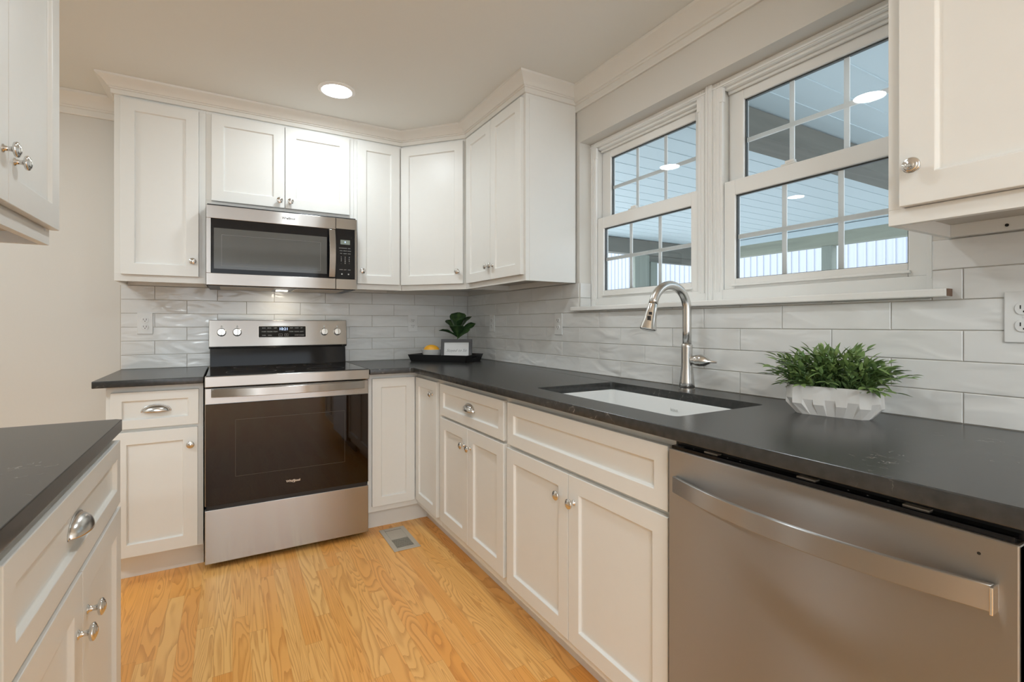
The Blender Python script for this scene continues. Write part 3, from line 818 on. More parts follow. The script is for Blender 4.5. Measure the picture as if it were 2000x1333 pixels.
# buttons on the camera-left side of the spray head
bd = Vector((-0.80, -0.60, 0)).normalized()
for nm_, s0, ln, wd in (('spray_button', 0.028, 0.011, 0.0058), ('spray_button', 0.043, 0.026, 0.0062)):
    mb = MB(); mb.box(-wd, wd, -0.003, 0.003, -ln/2, ln/2)
    q = e + dr*(s0+ln/2) + bd*(0.0185+0.10*(s0+ln/2-0.02))
    b_ = mb.build(nm_, M['black'], hd, loc=q, bevel=0.0015)
    b_.rotation_euler = (dr.y*0, math.atan2(dr.x, -dr.z)*-1.0, math.atan2(bd.y, bd.x)+PI/2) if False else (0.0, 0.0, math.atan2(bd.y, bd.x)+PI/2)
mb = MB()
hp = [(0.006, -0.012, 0.112), (0.010, -0.026, 0.112), (0.012, -0.034, 0.112), (0.016, -0.048, 0.112), (0.021, -0.066, 0.110), (0.024, -0.078, 0.109), (0.026, -0.084, 0.109), (0.033, -0.104, 0.108)]
mb.tube(hp, [0.0150, 0.0175, 0.0215, 0.0225, 0.0190, 0.0100, 0.0048, 0.0032], 20)
autosmooth(mb.build('lever_handle', M['chrome'], c), 60)

# ================================================================ range
RX = -1.6510; RW = 0.757
c = thing('range', 'stainless electric range with a black glass cooktop and oven door', 'range', (RX, 0, 0))
YF = -0.652
MB().box(0.004, RW-0.004, -0.610, -0.012, 0.035, 0.900).build('range_body', M['black'], c, bevel=0.002)
for xx in (0.05, RW-0.05):
    for yy in (-0.56, -0.08):
        MB().lathe([(0.016, 0), (0.016, 0.012), (0.009, 0.014), (0.009, 0.04)], 14, 'Z', (xx, yy, 0)).build('foot', M['black'], c)
MB().box(0.0, RW, YF+0.006, -0.612, 0.028, 0.282).build('storage_drawer', M['steelx'], c, bevel=0.003)
MB().box(0.010, RW-0.010, YF+0.014, -0.612, 0.282, 0.302).build('drawer_lip', M['black'], c)
dr_ = MB().box(0.0, RW, YF+0.004, -0.612, 0.302, 0.8565).build('oven_door', M['steelx'], c, bevel=0.003)
MB().box(0.003, RW-0.003, YF-0.001, YF+0.0045, 0.304, 0.782).build('door_glass', M['oven'], dr_, bevel=0.0015)
# faint window border on the glass
mb = MB()
for a in ((0.125, 0.632, 0.700, 0.7015), (0.125, 0.632, 0.4285, 0.430), (0.125, 0.1265, 0.430, 0.700), (0.6305, 0.632, 0.430, 0.700)): mb.box(a[0], a[1], YF-0.0012, YF-0.0009, a[2], a[3])
mb.build('window_outline', simple('glass_line', (0.06, 0.05, 0.035), 0.3), dr_)
# curved bar handle
def barhandle(x0, x1, z0, z1, y_end, bow, th, n=24):
    bm = bmesh.new(); prev = None
    for i in range(n+1):
        u = i/n; x = x0+(x1-x0)*u; k = 1-(2*u-1)**2
        yo = y_end - bow*k
        dz = -0.0
        q = [bm.verts.new(p) for p in ((x, yo, z0), (x, yo, z1), (x, yo+th, z1), (x, yo+th, z0))]
        if prev:
            for j in range(4): bm.faces.new((prev[j], q[j], q[(j+1) % 4], prev[(j+1) % 4]))
        else: bm.faces.new(q)
        prev = q
    bm.faces.new(list(reversed(prev)))
    m_ = MB(); m_.bm.free(); m_.bm = bm
    return m_
h_ = barhandle(0.026, RW-0.026, 0.8155, 0.8545, YF-0.022, 0.034, 0.010).build('handle', M['steelx'], dr_, bevel=0.002); autosmooth(h_, 30)
for a in (0.028, RW-0.050): MB().box(a, a+0.022, YF-0.016, YF+0.004, 0.822, 0.848).build('handle_mount', M['steelx'], dr_, bevel=0.002)
def brand(parent, size, mat, loc, rot=(PI/2, 0, 0), name='brand_lettering'):
    t = text_obj('Whirlpool', size, mat, parent, name, loc, rot, 0.0004, spacing=0.95, offset=size*0.012)
    # the swoosh ring that loops round the word
    m_ = MB(); pts = []
    for k in range(22):
        a = PI*0.10 + k/21*PI*1.55
        pts.append((size*(0.95*math.cos(a)*0.55+0.25), 0, size*(0.62*math.sin(a)*0.62 + 0.10*math.cos(a))-size*0.08))
    m_.tube(pts, [size*0.045*(0.4+math.sin(PI*i/21)) for i in range(22)], 6)
    m_.build('brand_swoosh', mat, parent, loc=loc)
    return t
brand(dr_, 0.0165, M['logobright'], (0.380, YF-0.0014, 0.369))
# top front trim, cooktop glass
MB().box(0.0, RW, -0.668, -0.630, 0.863, 0.914).build('front_trim', M['steelx'], c, bevel=0.003)
MB().box(0.004, RW-0.004, -0.655, -0.075, 0.900, 0.9125).build('cooktop_rim', M['steelx'], c, bevel=0.001)
ck = MB().box(0.006, RW-0.006, -0.656, -0.080, 0.9125, 0.917).build('cooktop', M['cooktop'], c, bevel=0.0015)
ringm = simple('burner_ring', (0.07, 0.07, 0.07), 0.3)
for (bx, by, br) in ((0.20, -0.50, 0.115), (0.56, -0.50, 0.095), (0.20, -0.22, 0.078), (0.56, -0.22, 0.078), (0.38, -0.30, 0.05)):
    m_ = MB(); m_.lathe([(br, 0), (br, 0.0002), (br-0.002, 0.0002), (br-0.002, 0)], 48, 'Z', (bx, by, 0.9171), cap=False); m_.build('burner_ring', ringm, ck)
text_obj('SURFACE', 0.010, M['legend'], ck, 'surface_legend', (0.37, -0.60, 0.9172), (0, 0, 0), 0.0002)
# backguard: black riser and stainless control panel leaning back
bm = bmesh.new(); pr = [(-0.012, 0.915), (-0.078, 0.915), (-0.066, 1.020), (-0.012, 1.020)]
m_ = MB(); m_.bm.free(); m_.bm = bm
L_ = [bm.verts.new((0.006, y, z)) for y, z in pr]; R2 = [bm.verts.new((RW-0.006, y, z)) for y, z in pr]
bm.faces.new(L_); bm.faces.new(list(reversed(R2)))
for k in range(4): bm.faces.new((L_[k], L_[(k+1) % 4], R2[(k+1) % 4], R2[k]))
m_.build('riser', M['blackgloss'], c, bevel=0.001)
bm = bmesh.new(); pr = [(-0.010, 1.018), (-0.076, 1.018), (-0.090, 1.030), (-0.074, 1.184), (-0.010, 1.184)]
m_ = MB(); m_.bm.free(); m_.bm = bm
L_ = [bm.verts.new((0.0, y, z)) for y, z in pr]; R2 = [bm.verts.new((RW, y, z)) for y, z in pr]
bm.faces.new(L_); bm.faces.new(list(reversed(R2)))
for k in range(5): bm.faces.new((L_[k], L_[(k+1) % 5], R2[(k+1) % 5], R2[k]))
bg_ = m_.build('control_panel', M['steelx'], c, bevel=0.003)
tilt = math.atan2(0.016, 0.154)    # panel leans back
def on_panel(z): return -0.090 + 0.016*(z-1.030)/0.154
for bx in (0.063, 0.141, 0.620, 0.698):
    m_ = MB(); m_.lathe([(0.0235, 0.0), (0.0235, 0.003), (0.0205, 0.005), (0.0200, 0.020), (0.0185, 0.0225), (0.004, 0.0228)], 28, '-Y')
    kb = m_.build('burner_knob', M['nickel'], c, loc=(RX*0+bx, on_panel(1.112), 1.112), rot=(-tilt, 0, 0)); autosmooth(kb, 35)
    MB().box(-0.004, 0.004, -0.029, -0.020, -0.0185, 0.0185).build('knob_grip', M['nickel'], kb, bevel=0.002)
    MB().box(-0.004, 0.004, -0.0012, -0.0002, 0.027, 0.040).build('dial_mark', M['legend'], kb)
dp = MB().box(-0.130, 0.130, -0.0030, 0.0015, -0.033, 0.033).build('display', M['blackgloss'], c, loc=(0.382, on_panel(1.114), 1.114), rot=(-tilt, 0, 0), bevel=0.002)
MB().box(-0.133, 0.133, -0.0016, 0.0012, -0.036, 0.036).build('display_bezel', M['chrome'], dp, loc=(0, 0.0006, 0), bevel=0.002)
text_obj('10:21', 0.023, M['digits'], dp, 'clock_digits', (0.005, -0.0034, 0.016), (PI/2, 0, 0), 0.0002)
words = [('BAKE', -0.102, 0.022), ('BROIL', -0.072, 0.022), ('KEEP', -0.040, 0.022), ('WARM', -0.102, 0.000), ('FROZEN', -0.070, 0.000), ('STEAM', -0.040, 0.000), ('TIMER', -0.102, -0.022), ('OVEN', -0.070, -0.022),
         ('TEMP', 0.048, 0.022), ('CONV', 0.078, 0.022), ('SET', 0.106, 0.022), ('COOK', 0.048, 0.000), ('CLOCK', 0.078, 0.000), ('LIGHT', 0.106, 0.000), ('START', 0.078, -0.022), ('CANCEL', 0.106, -0.022)]
for wd, a, z in words: text_obj(wd, 0.0078, M['legend'], dp, 'key_legend', (a, -0.0034, z), (PI/2, 0, 0), 0.0001)
for a in (-0.012, 0.020):
    m_ = MB(); t = 0.0008
    for q in ((a-0.010, a+0.010, -0.027, -0.027+t), (a-0.010, a+0.010, -0.013-t, -0.013), (a-0.010, a-0.010+t, -0.027, -0.013), (a+0.010-t, a+0.010, -0.027, -0.013)): m_.box(q[0], q[1], -0.0034, -0.0030, q[2], q[3])
    m_.build('key_outline', M['legend'], dp)
    text_obj('+' if a > 0 else '-', 0.012, M['legend'], dp, 'key_legend', (a, -0.0034, -0.020), (PI/2, 0, 0), 0.0001)

# ================================================================ microwave
MX = -1.6535; MW = 0.753
c = thing('microwave', 'stainless over-the-range microwave hung under the short wall cabinet', 'microwave', (MX, 0, 1.355))
def Z(z): return z - 1.355
MB().box(0.004, MW-0.004, -0.385, -0.004, 0.022, Z(1.7812)).build('microwave_body', M['black'], c, bevel=0.002)
# underside tray with vents and lamp
ud = MB().box(0.006, MW-0.006, -0.392, -0.010, 0.004, 0.0225).build('vent_base', M['black'], c, bevel=0.004)
m_ = MB()
for (a, b_) in ((0.06, 0.32), (0.43, 0.69)):
    for k in range(12): m_.box(a, b_, -0.33+k*0.022, -0.32+k*0.022, 0.0015, 0.0045)
m_.build('grease_filter', M['vent'], ud)
hl = MB().box(0.345, 0.405, -0.150, -0.115, 0.0015, 0.0045).build('hood_lamp', M['hoodlens'], ud)
dw = 0.6335
md = MB()
md.box(0, dw, -0.400, -0.386, Z(1.362), Z(1.423)).box(0, dw, -0.400, -0.386, Z(1.706), Z(1.772)).box(0, 0.021, -0.400, -0.386, Z(1.423), Z(1.706))
md = md.build('microwave_door', M['steelx'], c, bevel=0.0015)
MB().box(0.021, dw, -0.3985, -0.386, Z(1.4225), Z(1.7065)).build('door_glass', M['blackgloss'], md, bevel=0.001)
MB().box(0.034, 0.586, -0.3990, -0.3980, Z(1.446), Z(1.657)).build('window_screen', M['mwglass'], md, bevel=0.0005)
m_ = MB()
for q in ((0.068, 0.552, 1.462, 1.4635), (0.068, 0.552, 1.6225, 1.624), (0.068, 0.0695, 1.4635, 1.6225), (0.5505, 0.552, 1.4635, 1.6225)): m_.box(q[0], q[1], -0.3996, -0.3989, Z(q[2]), Z(q[3]))
m_.build('window_outline', simple('screen_line', (0.16, 0.165, 0.155), 0.3), md)
# upright curved handle
bm = bmesh.new(); prev = None
for i in range(21):
    u = i/20; z = Z(1.428)+(1.700-1.428)*u; yo = -0.420-0.022*(1-(2*u-1)**2)
    q = [bm.verts.new(p) for p in ((0.594, yo, z), (0.628, yo, z), (0.628, yo+0.009, z), (0.594, yo+0.009, z))]
    if prev:
        for j in range(4): bm.faces.new((prev[j], q[j], q[(j+1) % 4], prev[(j+1) % 4]))
    else: bm.faces.new(q)
    prev = q
bm.faces.new(list(reversed(prev)))
m_ = MB(); m_.bm.free(); m_.bm = bm
hh = m_.build('handle', M['steelx'], md, bevel=0.002); autosmooth(hh, 30)
for a in (1.430, 1.678): MB().box(0.598, 0.624, -0.418, -0.398, Z(a), Z(a+0.02)).build('handle_mount', M['blackgloss'], md, bevel=0.002)
brand(md, 0.0165, M['logodark'], (0.386, -0.4006, Z(1.741)))
cp = MB()
cp.box(dw+0.002, MW, -0.400, -0.386, Z(1.362), Z(1.421)).box(dw+0.002, MW, -0.400, -0.386, Z(1.711), Z(1.772)).box(MW-0.012, MW, -0.400, -0.386, Z(1.421), Z(1.711))
cp = cp.build('control_panel', M['steelx'], c, bevel=0.0015)
MB().box(dw+0.002, MW-0.012, -0.3988, -0.386, Z(1.421), Z(1.711)).build('keypad', M['blackgloss'], cp, bevel=0.001)
MB().box(dw+0.027, dw+0.080, -0.3994, -0.3984, Z(1.622), Z(1.648)).build('display', M['lcd'], cp)
text_obj('0', 0.014, M['digits'], cp, 'display_digit', (dw+0.053, -0.3998, Z(1.635)), (PI/2, 0, 0), 0.0001)
kx = [dw+0.031, dw+0.053, dw+0.076]
for r, row in enumerate((('POPCORN', 'POTATO', 'PIZZA'), ('COOK', 'DEFROST', 'SOFTEN'), ('MELT', 'REHEAT', 'STEAM'))):
    for k, s in enumerate(row): text_obj(s, 0.0052, M['legend'], cp, 'key_legend', (kx[k], -0.3992, Z(1.600-0.0155*r)), (PI/2, 0, 0), 0.0001)
for r, row in enumerate(('123', '456', '789', '.0-')):
    for k, s in enumerate(row): text_obj(s, 0.0105, M['legend'], cp, 'key_legend', (kx[k], -0.3992, Z(1.548-0.0115*r)), (PI/2, 0, 0), 0.0001)
for k, s in enumerate(('CANCEL', 'LIGHT', 'START')): text_obj(s, 0.0055, M['legend'], cp, 'key_legend', (kx[k], -0.3992, Z(1.475)), (PI/2, 0, 0), 0.0001)
for a in (dw+0.035, dw+0.072):
    MB().lathe([(0.004, 0), (0.004, 0.0004)], 14, '-Y', (a, -0.3990, Z(1.450))).build('key_symbol', M['legend'], cp)

# ================================================================ dishwasher (faces -x)
c = thing('dishwasher', 'stainless dishwasher with a bowed bar handle under the right counter', 'dishwasher', (-0.635, -2.5165, 0), -PI/2)
DWW = 0.610
MB().box(0.004, DWW-0.004, 0.030, 0.600, 0.10, 0.872).build('tub', M['black'], c)
MB().box(0.010, DWW-0.010, 0.080, 0.10, 0.0, 0.10).build('kick_plate', M['black'], c)
dd = MB().box(0, DWW, 0.0, 0.028, 0.110, 0.8585).build('dishwasher_door', M['steely'], c, bevel=0.0025)
MB().box(0.006, DWW-0.006, 0.004, 0.045, 0.8585, 0.8665).build('control_strip', M['blackgloss'], dd, bevel=0.001)
for a in (0.09, 0.30, 0.47): MB().box(a, a+0.035, 0.016, 0.034, 0.8665, 0.8685).build('mounting_clip', M['vent'], dd)
for k in range(9): text_obj('-', 0.010, M['legend'], dd, 'key_legend', (0.06+0.03*k+(0.18 if k > 4 else 0), 0.018, 0.8668), (0, 0, 0), 0.0001)
h_ = barhandle(0.020, DWW-0.025, 0.7585, 0.797, -0.010, 0.044, 0.009).build('handle', M['steely'], dd, bevel=0.0018); autosmooth(h_, 30)
for a in (0.022, DWW-0.041): MB().box(a, a+0.014, -0.004, 0.0, 0.762, 0.794).build('handle_mount', M['steely'], dd, bevel=0.001)
MB().box(DWW-0.0255, DWW-0.0215, -0.0205, 0.0, 0.7585, 0.797).build('handle_cap', M['chrome'], dd, bevel=0.001)
MB().lathe([(0.0022, 0), (0.0022, 0.0004)], 12, '-Y', (0.568, 0.0, 0.832)).build('indicator_light', M['slot'], dd)

# ================================================================ outlets
def outlet(loc, rz, label):
    c = thing('wall_outlet', label, 'outlet', loc, rz, 'white duplex outlets in the backsplash')
    MB().box(-0.035, 0.035, -0.0055, 0.0, -0.0585, 0.0585).build('cover_plate', M['plastic'], c, bevel=0.003, seg=3)
    for s in (-1, 1):
        m_ = MB(); m_.lathe([(0.0168, 0.0), (0.0168, 0.0075), (0.0155, 0.0085), (0.001, 0.0085)], 24, '-Y')
        for v in m_.bm.verts: v.co.z = max(-0.0135, min(0.0135, v.co.z))
        r = m_.build('receptacle', M['plastic'], c, loc=(0, 0, s*0.0195))
        q = MB(); q.box(-0.0075, -0.0055, -0.0089, -0.0080, -0.001, 0.0075).box(0.0050, 0.0072, -0.0089, -0.0080, -0.002, 0.0075)
        q.lathe([(0.0024, 0.0080), (0.0024, 0.0089)], 10, '-Y', (0, 0, -0.0068))
        q.build('slot', M['slot'], r)
    MB().lathe([(0.003, 0.0055), (0.003, 0.0065), (0.001, 0.007)], 12, '-Y').build('screw', M['plastic'], c)
outlet((-1.951, 0, 1.163), 0, 'white outlet on the back wall left of the range')
outlet((-0.427, 0, 1.166), 0, 'white outlet on the back wall above the black tray')
outlet((0, -0.399, 1.165), -PI/2, 'white outlet on the right wall behind the tray, nearest the corner')
outlet((0, -1.172, 1.160), -PI/2, 'white outlet on the right wall below the left end of the window stool')
outlet((0, -2.977, 1.174), -PI/2, 'white outlet at the right edge of the picture beside the plant')

# ================================================================ tray and what stands on it
td = Vector((0.653, -0.757)).normalized(); tn = Vector((-td.y, td.x))
tang = math.atan2(td.y, td.x)
TL, TW = 0.394, 0.235
tc_ = Vector((-0.512, -0.221)) + td*TL/2 + tn*TW/2
c = thing('serving_tray', 'black wooden serving tray with flared sides in the counter corner', 'tray', (tc_.x, tc_.y, CT+0.0002), tang)
MB().box(-TL/2, TL/2, -TW/2, TW/2, 0, 0.006).build('tray_floor', M['traymat'], c, bevel=0.001)
def flare(pa, pb, qa, qb, h=0.047, th=0.006, slot=False):
    """wall whose foot runs pa-pb and rim qa-qb (xy, thickness inward)"""
    bm = bmesh.new()
    pa, pb, qa, qb = map(Vector, (pa, pb, qa, qb))
    dirv = (pb-pa).normalized(); inn = Vector((-dirv.y, dirv.x))
    zs = [0.0, 0.022, 0.036, h]
    us = [0, 0.36, 0.64, 1] if slot else [0, 1]
    fr_, bk = {}, {}
    for i, u in enumerate(us):
        for j, z in enumerate(zs):
            f = z/h; p = (pa.lerp(pb, u)).lerp(qa.lerp(qb, u), f)
            fr_[i, j] = bm.verts.new((p.x, p.y, z)); bk[i, j] = bm.verts.new((p.x+inn.x*th, p.y+inn.y*th, z))
    ni, nj = len(us)-1, 3
    for i in range(ni):
        for j in range(nj):
            if slot and i == 1 and j == 1:
                for a, b_ in (((i, j), (i+1, j)), ((i+1, j), (i+1, j+1)), ((i+1, j+1), (i, j+1)), ((i, j+1), (i, j))):
                    bm.faces.new((fr_[a], fr_[b_], bk[b_], bk[a]))
                continue
            bm.faces.new((fr_[i, j], fr_[i+1, j], fr_[i+1, j+1], fr_[i, j+1])); bm.faces.new((bk[i, j], bk[i, j+1], bk[i+1, j+1], bk[i+1, j]))
    for i in range(ni):
        bm.faces.new((fr_[i, 0], bk[i, 0], bk[i+1, 0], fr_[i+1, 0])); bm.faces.new((fr_[i, nj], fr_[i+1, nj], bk[i+1, nj], bk[i, nj]))
    for j in range(nj):
        bm.faces.new((fr_[0, j], fr_[0, j+1], bk[0, j+1], bk[0, j])); bm.faces.new((fr_[ni, j], bk[ni, j], bk[ni, j+1], fr_[ni, j+1]))
    m_ = MB(); m_.bm.free(); m_.bm = bm; return m_
a, b_, F_ = TL/2, TW/2, 0.016
C4 = [(-a, -b_), (a, -b_), (a, b_), (-a, b_)]; T4 = [(-a-F_, -b_-F_), (a+F_, -b_-F_), (a+F_, b_+F_), (-a-F_, b_+F_)]
for k in range(4):
    k2 = (k+1) % 4
    flare(C4[k], C4[k2], T4[k], T4[k2], slot=(k % 2 == 1)).build('tray_side', M['traymat'], c, bevel=0.0008)
TZ = CT + 0.0064
def onray(u, dist_ref):
    pass
# bowl + lemon
bx, by = -0.372, -0.232
c = thing('bowl', 'small white bowl on the left part of the black tray', 'bowl', (bx, by, TZ))
m_ = MB(); m_.lathe([(0.030, 0.0), (0.034, 0.001), (0.050, 0.018), (0.063, 0.045), (0.070, 0.067), (0.0735, 0.0685), (0.0735, 0.071), (0.069, 0.071), (0.060, 0.046), (0.047, 0.022), (0.030, 0.007), (0.001, 0.006)], 40)
autosmooth(m_.build('bowl_shell', M['bowl'], c), 40)
m_ = MB(); prof = []
for k in range(17):
    t = PI*k/16; r = 0.0395*math.sin(t)**0.92 if 0 < k < 16 else 0.0008
    prof.append((r, -0.052*math.cos(t)*(1+0.06*abs(math.cos(t))**4)))
m_.lathe(prof, 28, 'X')
o = m_.build('lemon', M['lemon'], None, loc=(bx-0.002, by-0.004, TZ+0.0625), rot=(0.1, 0.08, tang+0.15), smooth=True)
tag(o, 'bright orange-yellow lemon resting in the white bowl', 'fruit')
MB().lathe([(0.003, 0), (0.0028, 0.003), (0.001, 0.004)], 8, 'X', (0.052, 0, 0)).build('stem_nub', M['stem'], o)
# picture frame
fx_, fy_ = -0.262, -0.420
fc = thing('picture_frame', 'small charcoal picture frame with handwritten white card leaning on the tray', 'picture frame', (-0.262, -0.385, TZ), -0.565)
FW, FH, FR = 0.205, 0.142, 0.021
lean = -0.16
fr_o = MB().box(-FW/2, FW/2, -0.006, 0.010, 0, FR).box(-FW/2, FW/2, -0.006, 0.010, FH-FR, FH).box(-FW/2, -FW/2+FR, -0.006, 0.010, FR, FH-FR).box(FW/2-FR, FW/2, -0.006, 0.010, FR, FH-FR)
fr_o = fr_o.build('frame_border', M['frame'], fc, rot=(lean, 0, 0), bevel=0.0015)
cd = MB().box(-FW/2+FR-0.001, FW/2-FR+0.001, 0.0, 0.004, FR-0.001, FH-FR+0.001).build('card', M['card'], fc, rot=(lean, 0, 0))
m_ = MB(); i0 = FR+0.010
m_.box(-FW/2+i0, FW/2-i0, -0.0004, 0.0002, FH-i0-0.001, FH-i0).box(-FW/2+i0, FW/2-i0, -0.0004, 0.0002, i0, i0+0.001)
m_.build('card_rule', M['logosoft'], cd)
text_obj('Stayed to Sit', 0.026, M['ink'], cd, 'handwriting', (0, -0.0004, FH*0.47), (PI/2, 0, 0), 0.0001, shear=0.45, offset=-0.0003)
m_ = MB(); m_.box(-0.010, 0.010, 0, 0.003, 0.0, 0.08); m_.build('easel_back', M['frame'], fc, loc=(0, 0.034, 0.0), rot=(0.12, 0, 0))
# fiddle-leaf plant
pc = thing('potted_plant', 'fiddle-leaf fig cutting with broad dark green leaves behind the picture frame', 'plant', (-0.215, -0.300, TZ))
m_ = MB(); m_.lathe([(0.032, 0), (0.036, 0.002), (0.042, 0.085), (0.042, 0.090), (0.039, 0.090), (0.037, 0.075), (0.001, 0.074)], 28)
autosmooth(m_.build('pot', M['bowl'], pc), 40)
def big_leaf(bm, base, direction, length, width, curl=0.35, twist=0.0, lay=None):
    d = Vector(direction).normalized(); side = d.cross(Vector((0, 0, 1)));
    if side.length < 0.1: side = Vector((1, 0, 0))
    side = side.normalized(); side = Matrix.Rotation(twist, 3, d) @ side
    nrm = side.cross(d).normalized()
    rows = 10; cols = 6; g = []
    for i in range(rows+1):
        u = i/rows
        wv = width * 1.15 * (min(1.0, 0.12 + 1.15*u**0.9) * (1 - max(0.0, (u-0.72)/0.28)**2.2)**0.5 if u < 1 else 0.12)
        if i == 0: wv = width*0.05
        cpt = Vector(base) + d*length*u - nrm*curl*length*(u**2)*0.5 - Vector((0, 0, 1))*0.10*length*u*u
        row = []
        for j in range(cols+1):
            v = (j/cols-0.5)*2
            p = cpt + side*wv*0.5*v + nrm*(abs(v)**1.5*0.16*wv + 0.012*wv*math.sin(u*18+abs(v)*3)*abs(v)*3)
            vt = bm.verts.new(p)
            if lay: vt[lay] = 0.55 if j == cols//2 else (0.0 if (i % 2) else 0.14)
            row.append(vt)
        g.append(row)
    for i in range(rows):
        for j in range(cols): bm.faces.new((g[i][j], g[i][j+1], g[i+1][j+1], g[i+1][j]))
bm = bmesh.new(); lay = bm.verts.layers.float.new('tone')
rt = Vector((math.cos(0.5246), -math.sin(0.5246), 0)); fw_ = Vector((math.sin(0.5246), math.cos(0.5246), 0))
def cd3(r, f, u): return rt*r + fw_*f + Vector((0, 0, u))
leaves = [((0, 0, 0.150), cd3(-0.75, -0.15, 0.62), 0.135, 0.066, 0.5, 0.2), ((0, 0, 0.165), cd3(-0.40, 0.25, 0.9), 0.150, 0.078, 0.4, -0.2),
          ((0, 0, 0.18), cd3(0.0, 0.15, 1.0), 0.165, 0.100, 0.45, 0.0), ((0, 0, 0.17), cd3(0.42, 0.1, 0.95), 0.165, 0.086, 0.4, 0.2),
          ((0, 0, 0.150), cd3(0.66, -0.1, 0.80), 0.160, 0.054, 0.4, 0.9), ((0, 0, 0.150), cd3(0.02, -0.45, 0.85), 0.120, 0.088, 0.5, 0.0),
          ((0, 0, 0.140), cd3(0.50, -0.3, 0.55), 0.120, 0.034, 0.3, 1.1), ((0, 0, 0.175), cd3(0.22, -0.2, 1.0), 0.140, 0.080, 0.45, 0.3)]
for L in leaves: big_leaf(bm, L[0], L[1], L[2], L[3], L[4], L[5], lay)
me = bpy.data.meshes.new('foliage'); bm.to_mesh(me); bm.free(); me.materials.append(M['fig'])
for p in me.polygons: p.use_smooth = True
o = bpy.data.objects.new('foliage', me); COL.objects.link(o); o.parent = pc
s_ = o.modifiers.new('solid', 'SOLIDIFY'); s_.thickness = 0.0009
m_ = MB(); m_.tube([(0, 0, 0.075), (0.001, 0, 0.12), (0, 0, 0.18)], [0.004, 0.0035, 0.002], 8); m_.build('stem', M['stem'], pc, smooth=True)

# ================================================================ faceted planter with sprigs (near)
pa, pb = Vector((-0.208, -2.575)), Vector((-0.165, -2.735))
pdv = (pb-pa).normalized(); pang = math.atan2(pdv.y, pdv.x); pn_ = Vector((-pdv.y, pdv.x))
HB, WB = 0.172, 0.062       # foot size
ctr = (pa+pb)/2 + pn_*WB/2
c = thing('potted_plant', 'bushy green artificial sprigs in a white faceted stone trough on the right counter', 'plant', (ctr.x, ctr.y, CT), pang)
bm = bmesh.new()
def outline(hx, hy, r, n):  # n points round a rounded rectangle at equal arc steps
    base = rrect(-hx, hx, -hy, hy, r, 8); P_ = [Vector(p) for p in base]; P_.append(P_[0])
    ln = [0]
    for i in range(len(P_)-1): ln.append(ln[-1] + (P_[i+1]-P_[i]).length)
    out = []
    for k in range(n):
        t = ((k//2) + (0.035 if k % 2 == 0 else 0.965))/(n/2)*ln[-1]; i = max(j for j in range(len(ln)) if ln[j] <= t and j < len(P_)-1)
        out.append(P_[i].lerp(P_[i+1], (t-ln[i])/(ln[i+1]-ln[i])))
    return out
NP = 22
top = outline(0.112, 0.047, 0.044, NP*2); mid = outline(0.1125, 0.0475, 0.044, NP*2); bot = outline(HB/2, WB/2, 0.028, NP*2)
rt_, rm_, rb_ = [], [], []
zk = [0.022 if (k % 2) else 0.035 for k in range(NP)]
for k in range(NP*2):
    zz = zk[(k//2) % NP]
    s = 1.0 + (0.005 if (k//2) % 2 else -0.005)
    rt_.append(bm.verts.new((top[k].x*0.985, top[k].y*0.985, 0.0785)))
    rm_.append(bm.verts.new((mid[k].x*s, mid[k].y*s*1.0, zz+0.008)))
    rb_.append(bm.verts.new((bot[k].x, bot[k].y, 0.0)))
n_ = NP*2
inn = [bm.verts.new((top[k].x*0.93, top[k].y*0.88, 0.0785)) for k in range(n_)]; ind = [bm.verts.new((top[k].x*0.92, top[k].y*0.86, 0.058)) for k in range(n_)]
for A, B in ((rt_, rm_), (rm_, rb_), (inn, rt_), (ind, inn)):
    for k in range(n_): bm.faces.new((A[k], A[(k+1) % n_], B[(k+1) % n_], B[k]))
bm.faces.new(rb_); bm.faces.new(ind)
m_ = MB(); m_.bm.free(); m_.bm = bm; m_.build('planter', M['pot'], c, bevel=0.0006)
MB().prism([(p.x*0.9, p.y*0.84) for p in top], 0.0582, 0.066).build('soil', M['soil'], c)
bm = bmesh.new(); lay = bm.verts.layers.float.new('tone')
def sprig_leaf(base, d, length, width, tone):
    d = d.normalized(); side = d.cross(Vector((random.uniform(-.3, .3), random.uniform(-.3, .3), 1)))
    if side.length < 0.05: side = Vector((1, 0, 0))
    side.normalize(); nrm = side.cross(d)
    prev = None; n = 5
    for i in range(n+1):
        u = i/n; wv = width*math.sin(PI*(0.06+0.94*u)**0.8)*0.5 if i < n else 0.0002
        cpt = base + d*length*u - nrm*length*0.12*u*u
        q = [bm.verts.new(cpt - side*wv + nrm*wv*0.35), bm.verts.new(cpt), bm.verts.new(cpt + side*wv + nrm*wv*0.35)]
        for v in q: v[lay] = tone + 0.42*max(0, u-0.55)/0.45
        q[1][lay] = tone + 0.12
        if prev:
            for j in range(2): bm.faces.new((prev[j], prev[j+1], q[j+1], q[j]))
        prev = q
def twig(pts, r):
    pr = None
    for i, p in enumerate(pts):
        ring = []
        for k in range(4):
            v = bm.verts.new(p + Vector((math.cos(k*PI/2), math.sin(k*PI/2), 0))*r); v[lay] = 0.2; ring.append(v)
        if pr:
            for k in range(4): bm.faces.new((pr[k], pr[(k+1) % 4], ring[(k+1) % 4], ring[k]))
        pr = ring
random.seed(21)
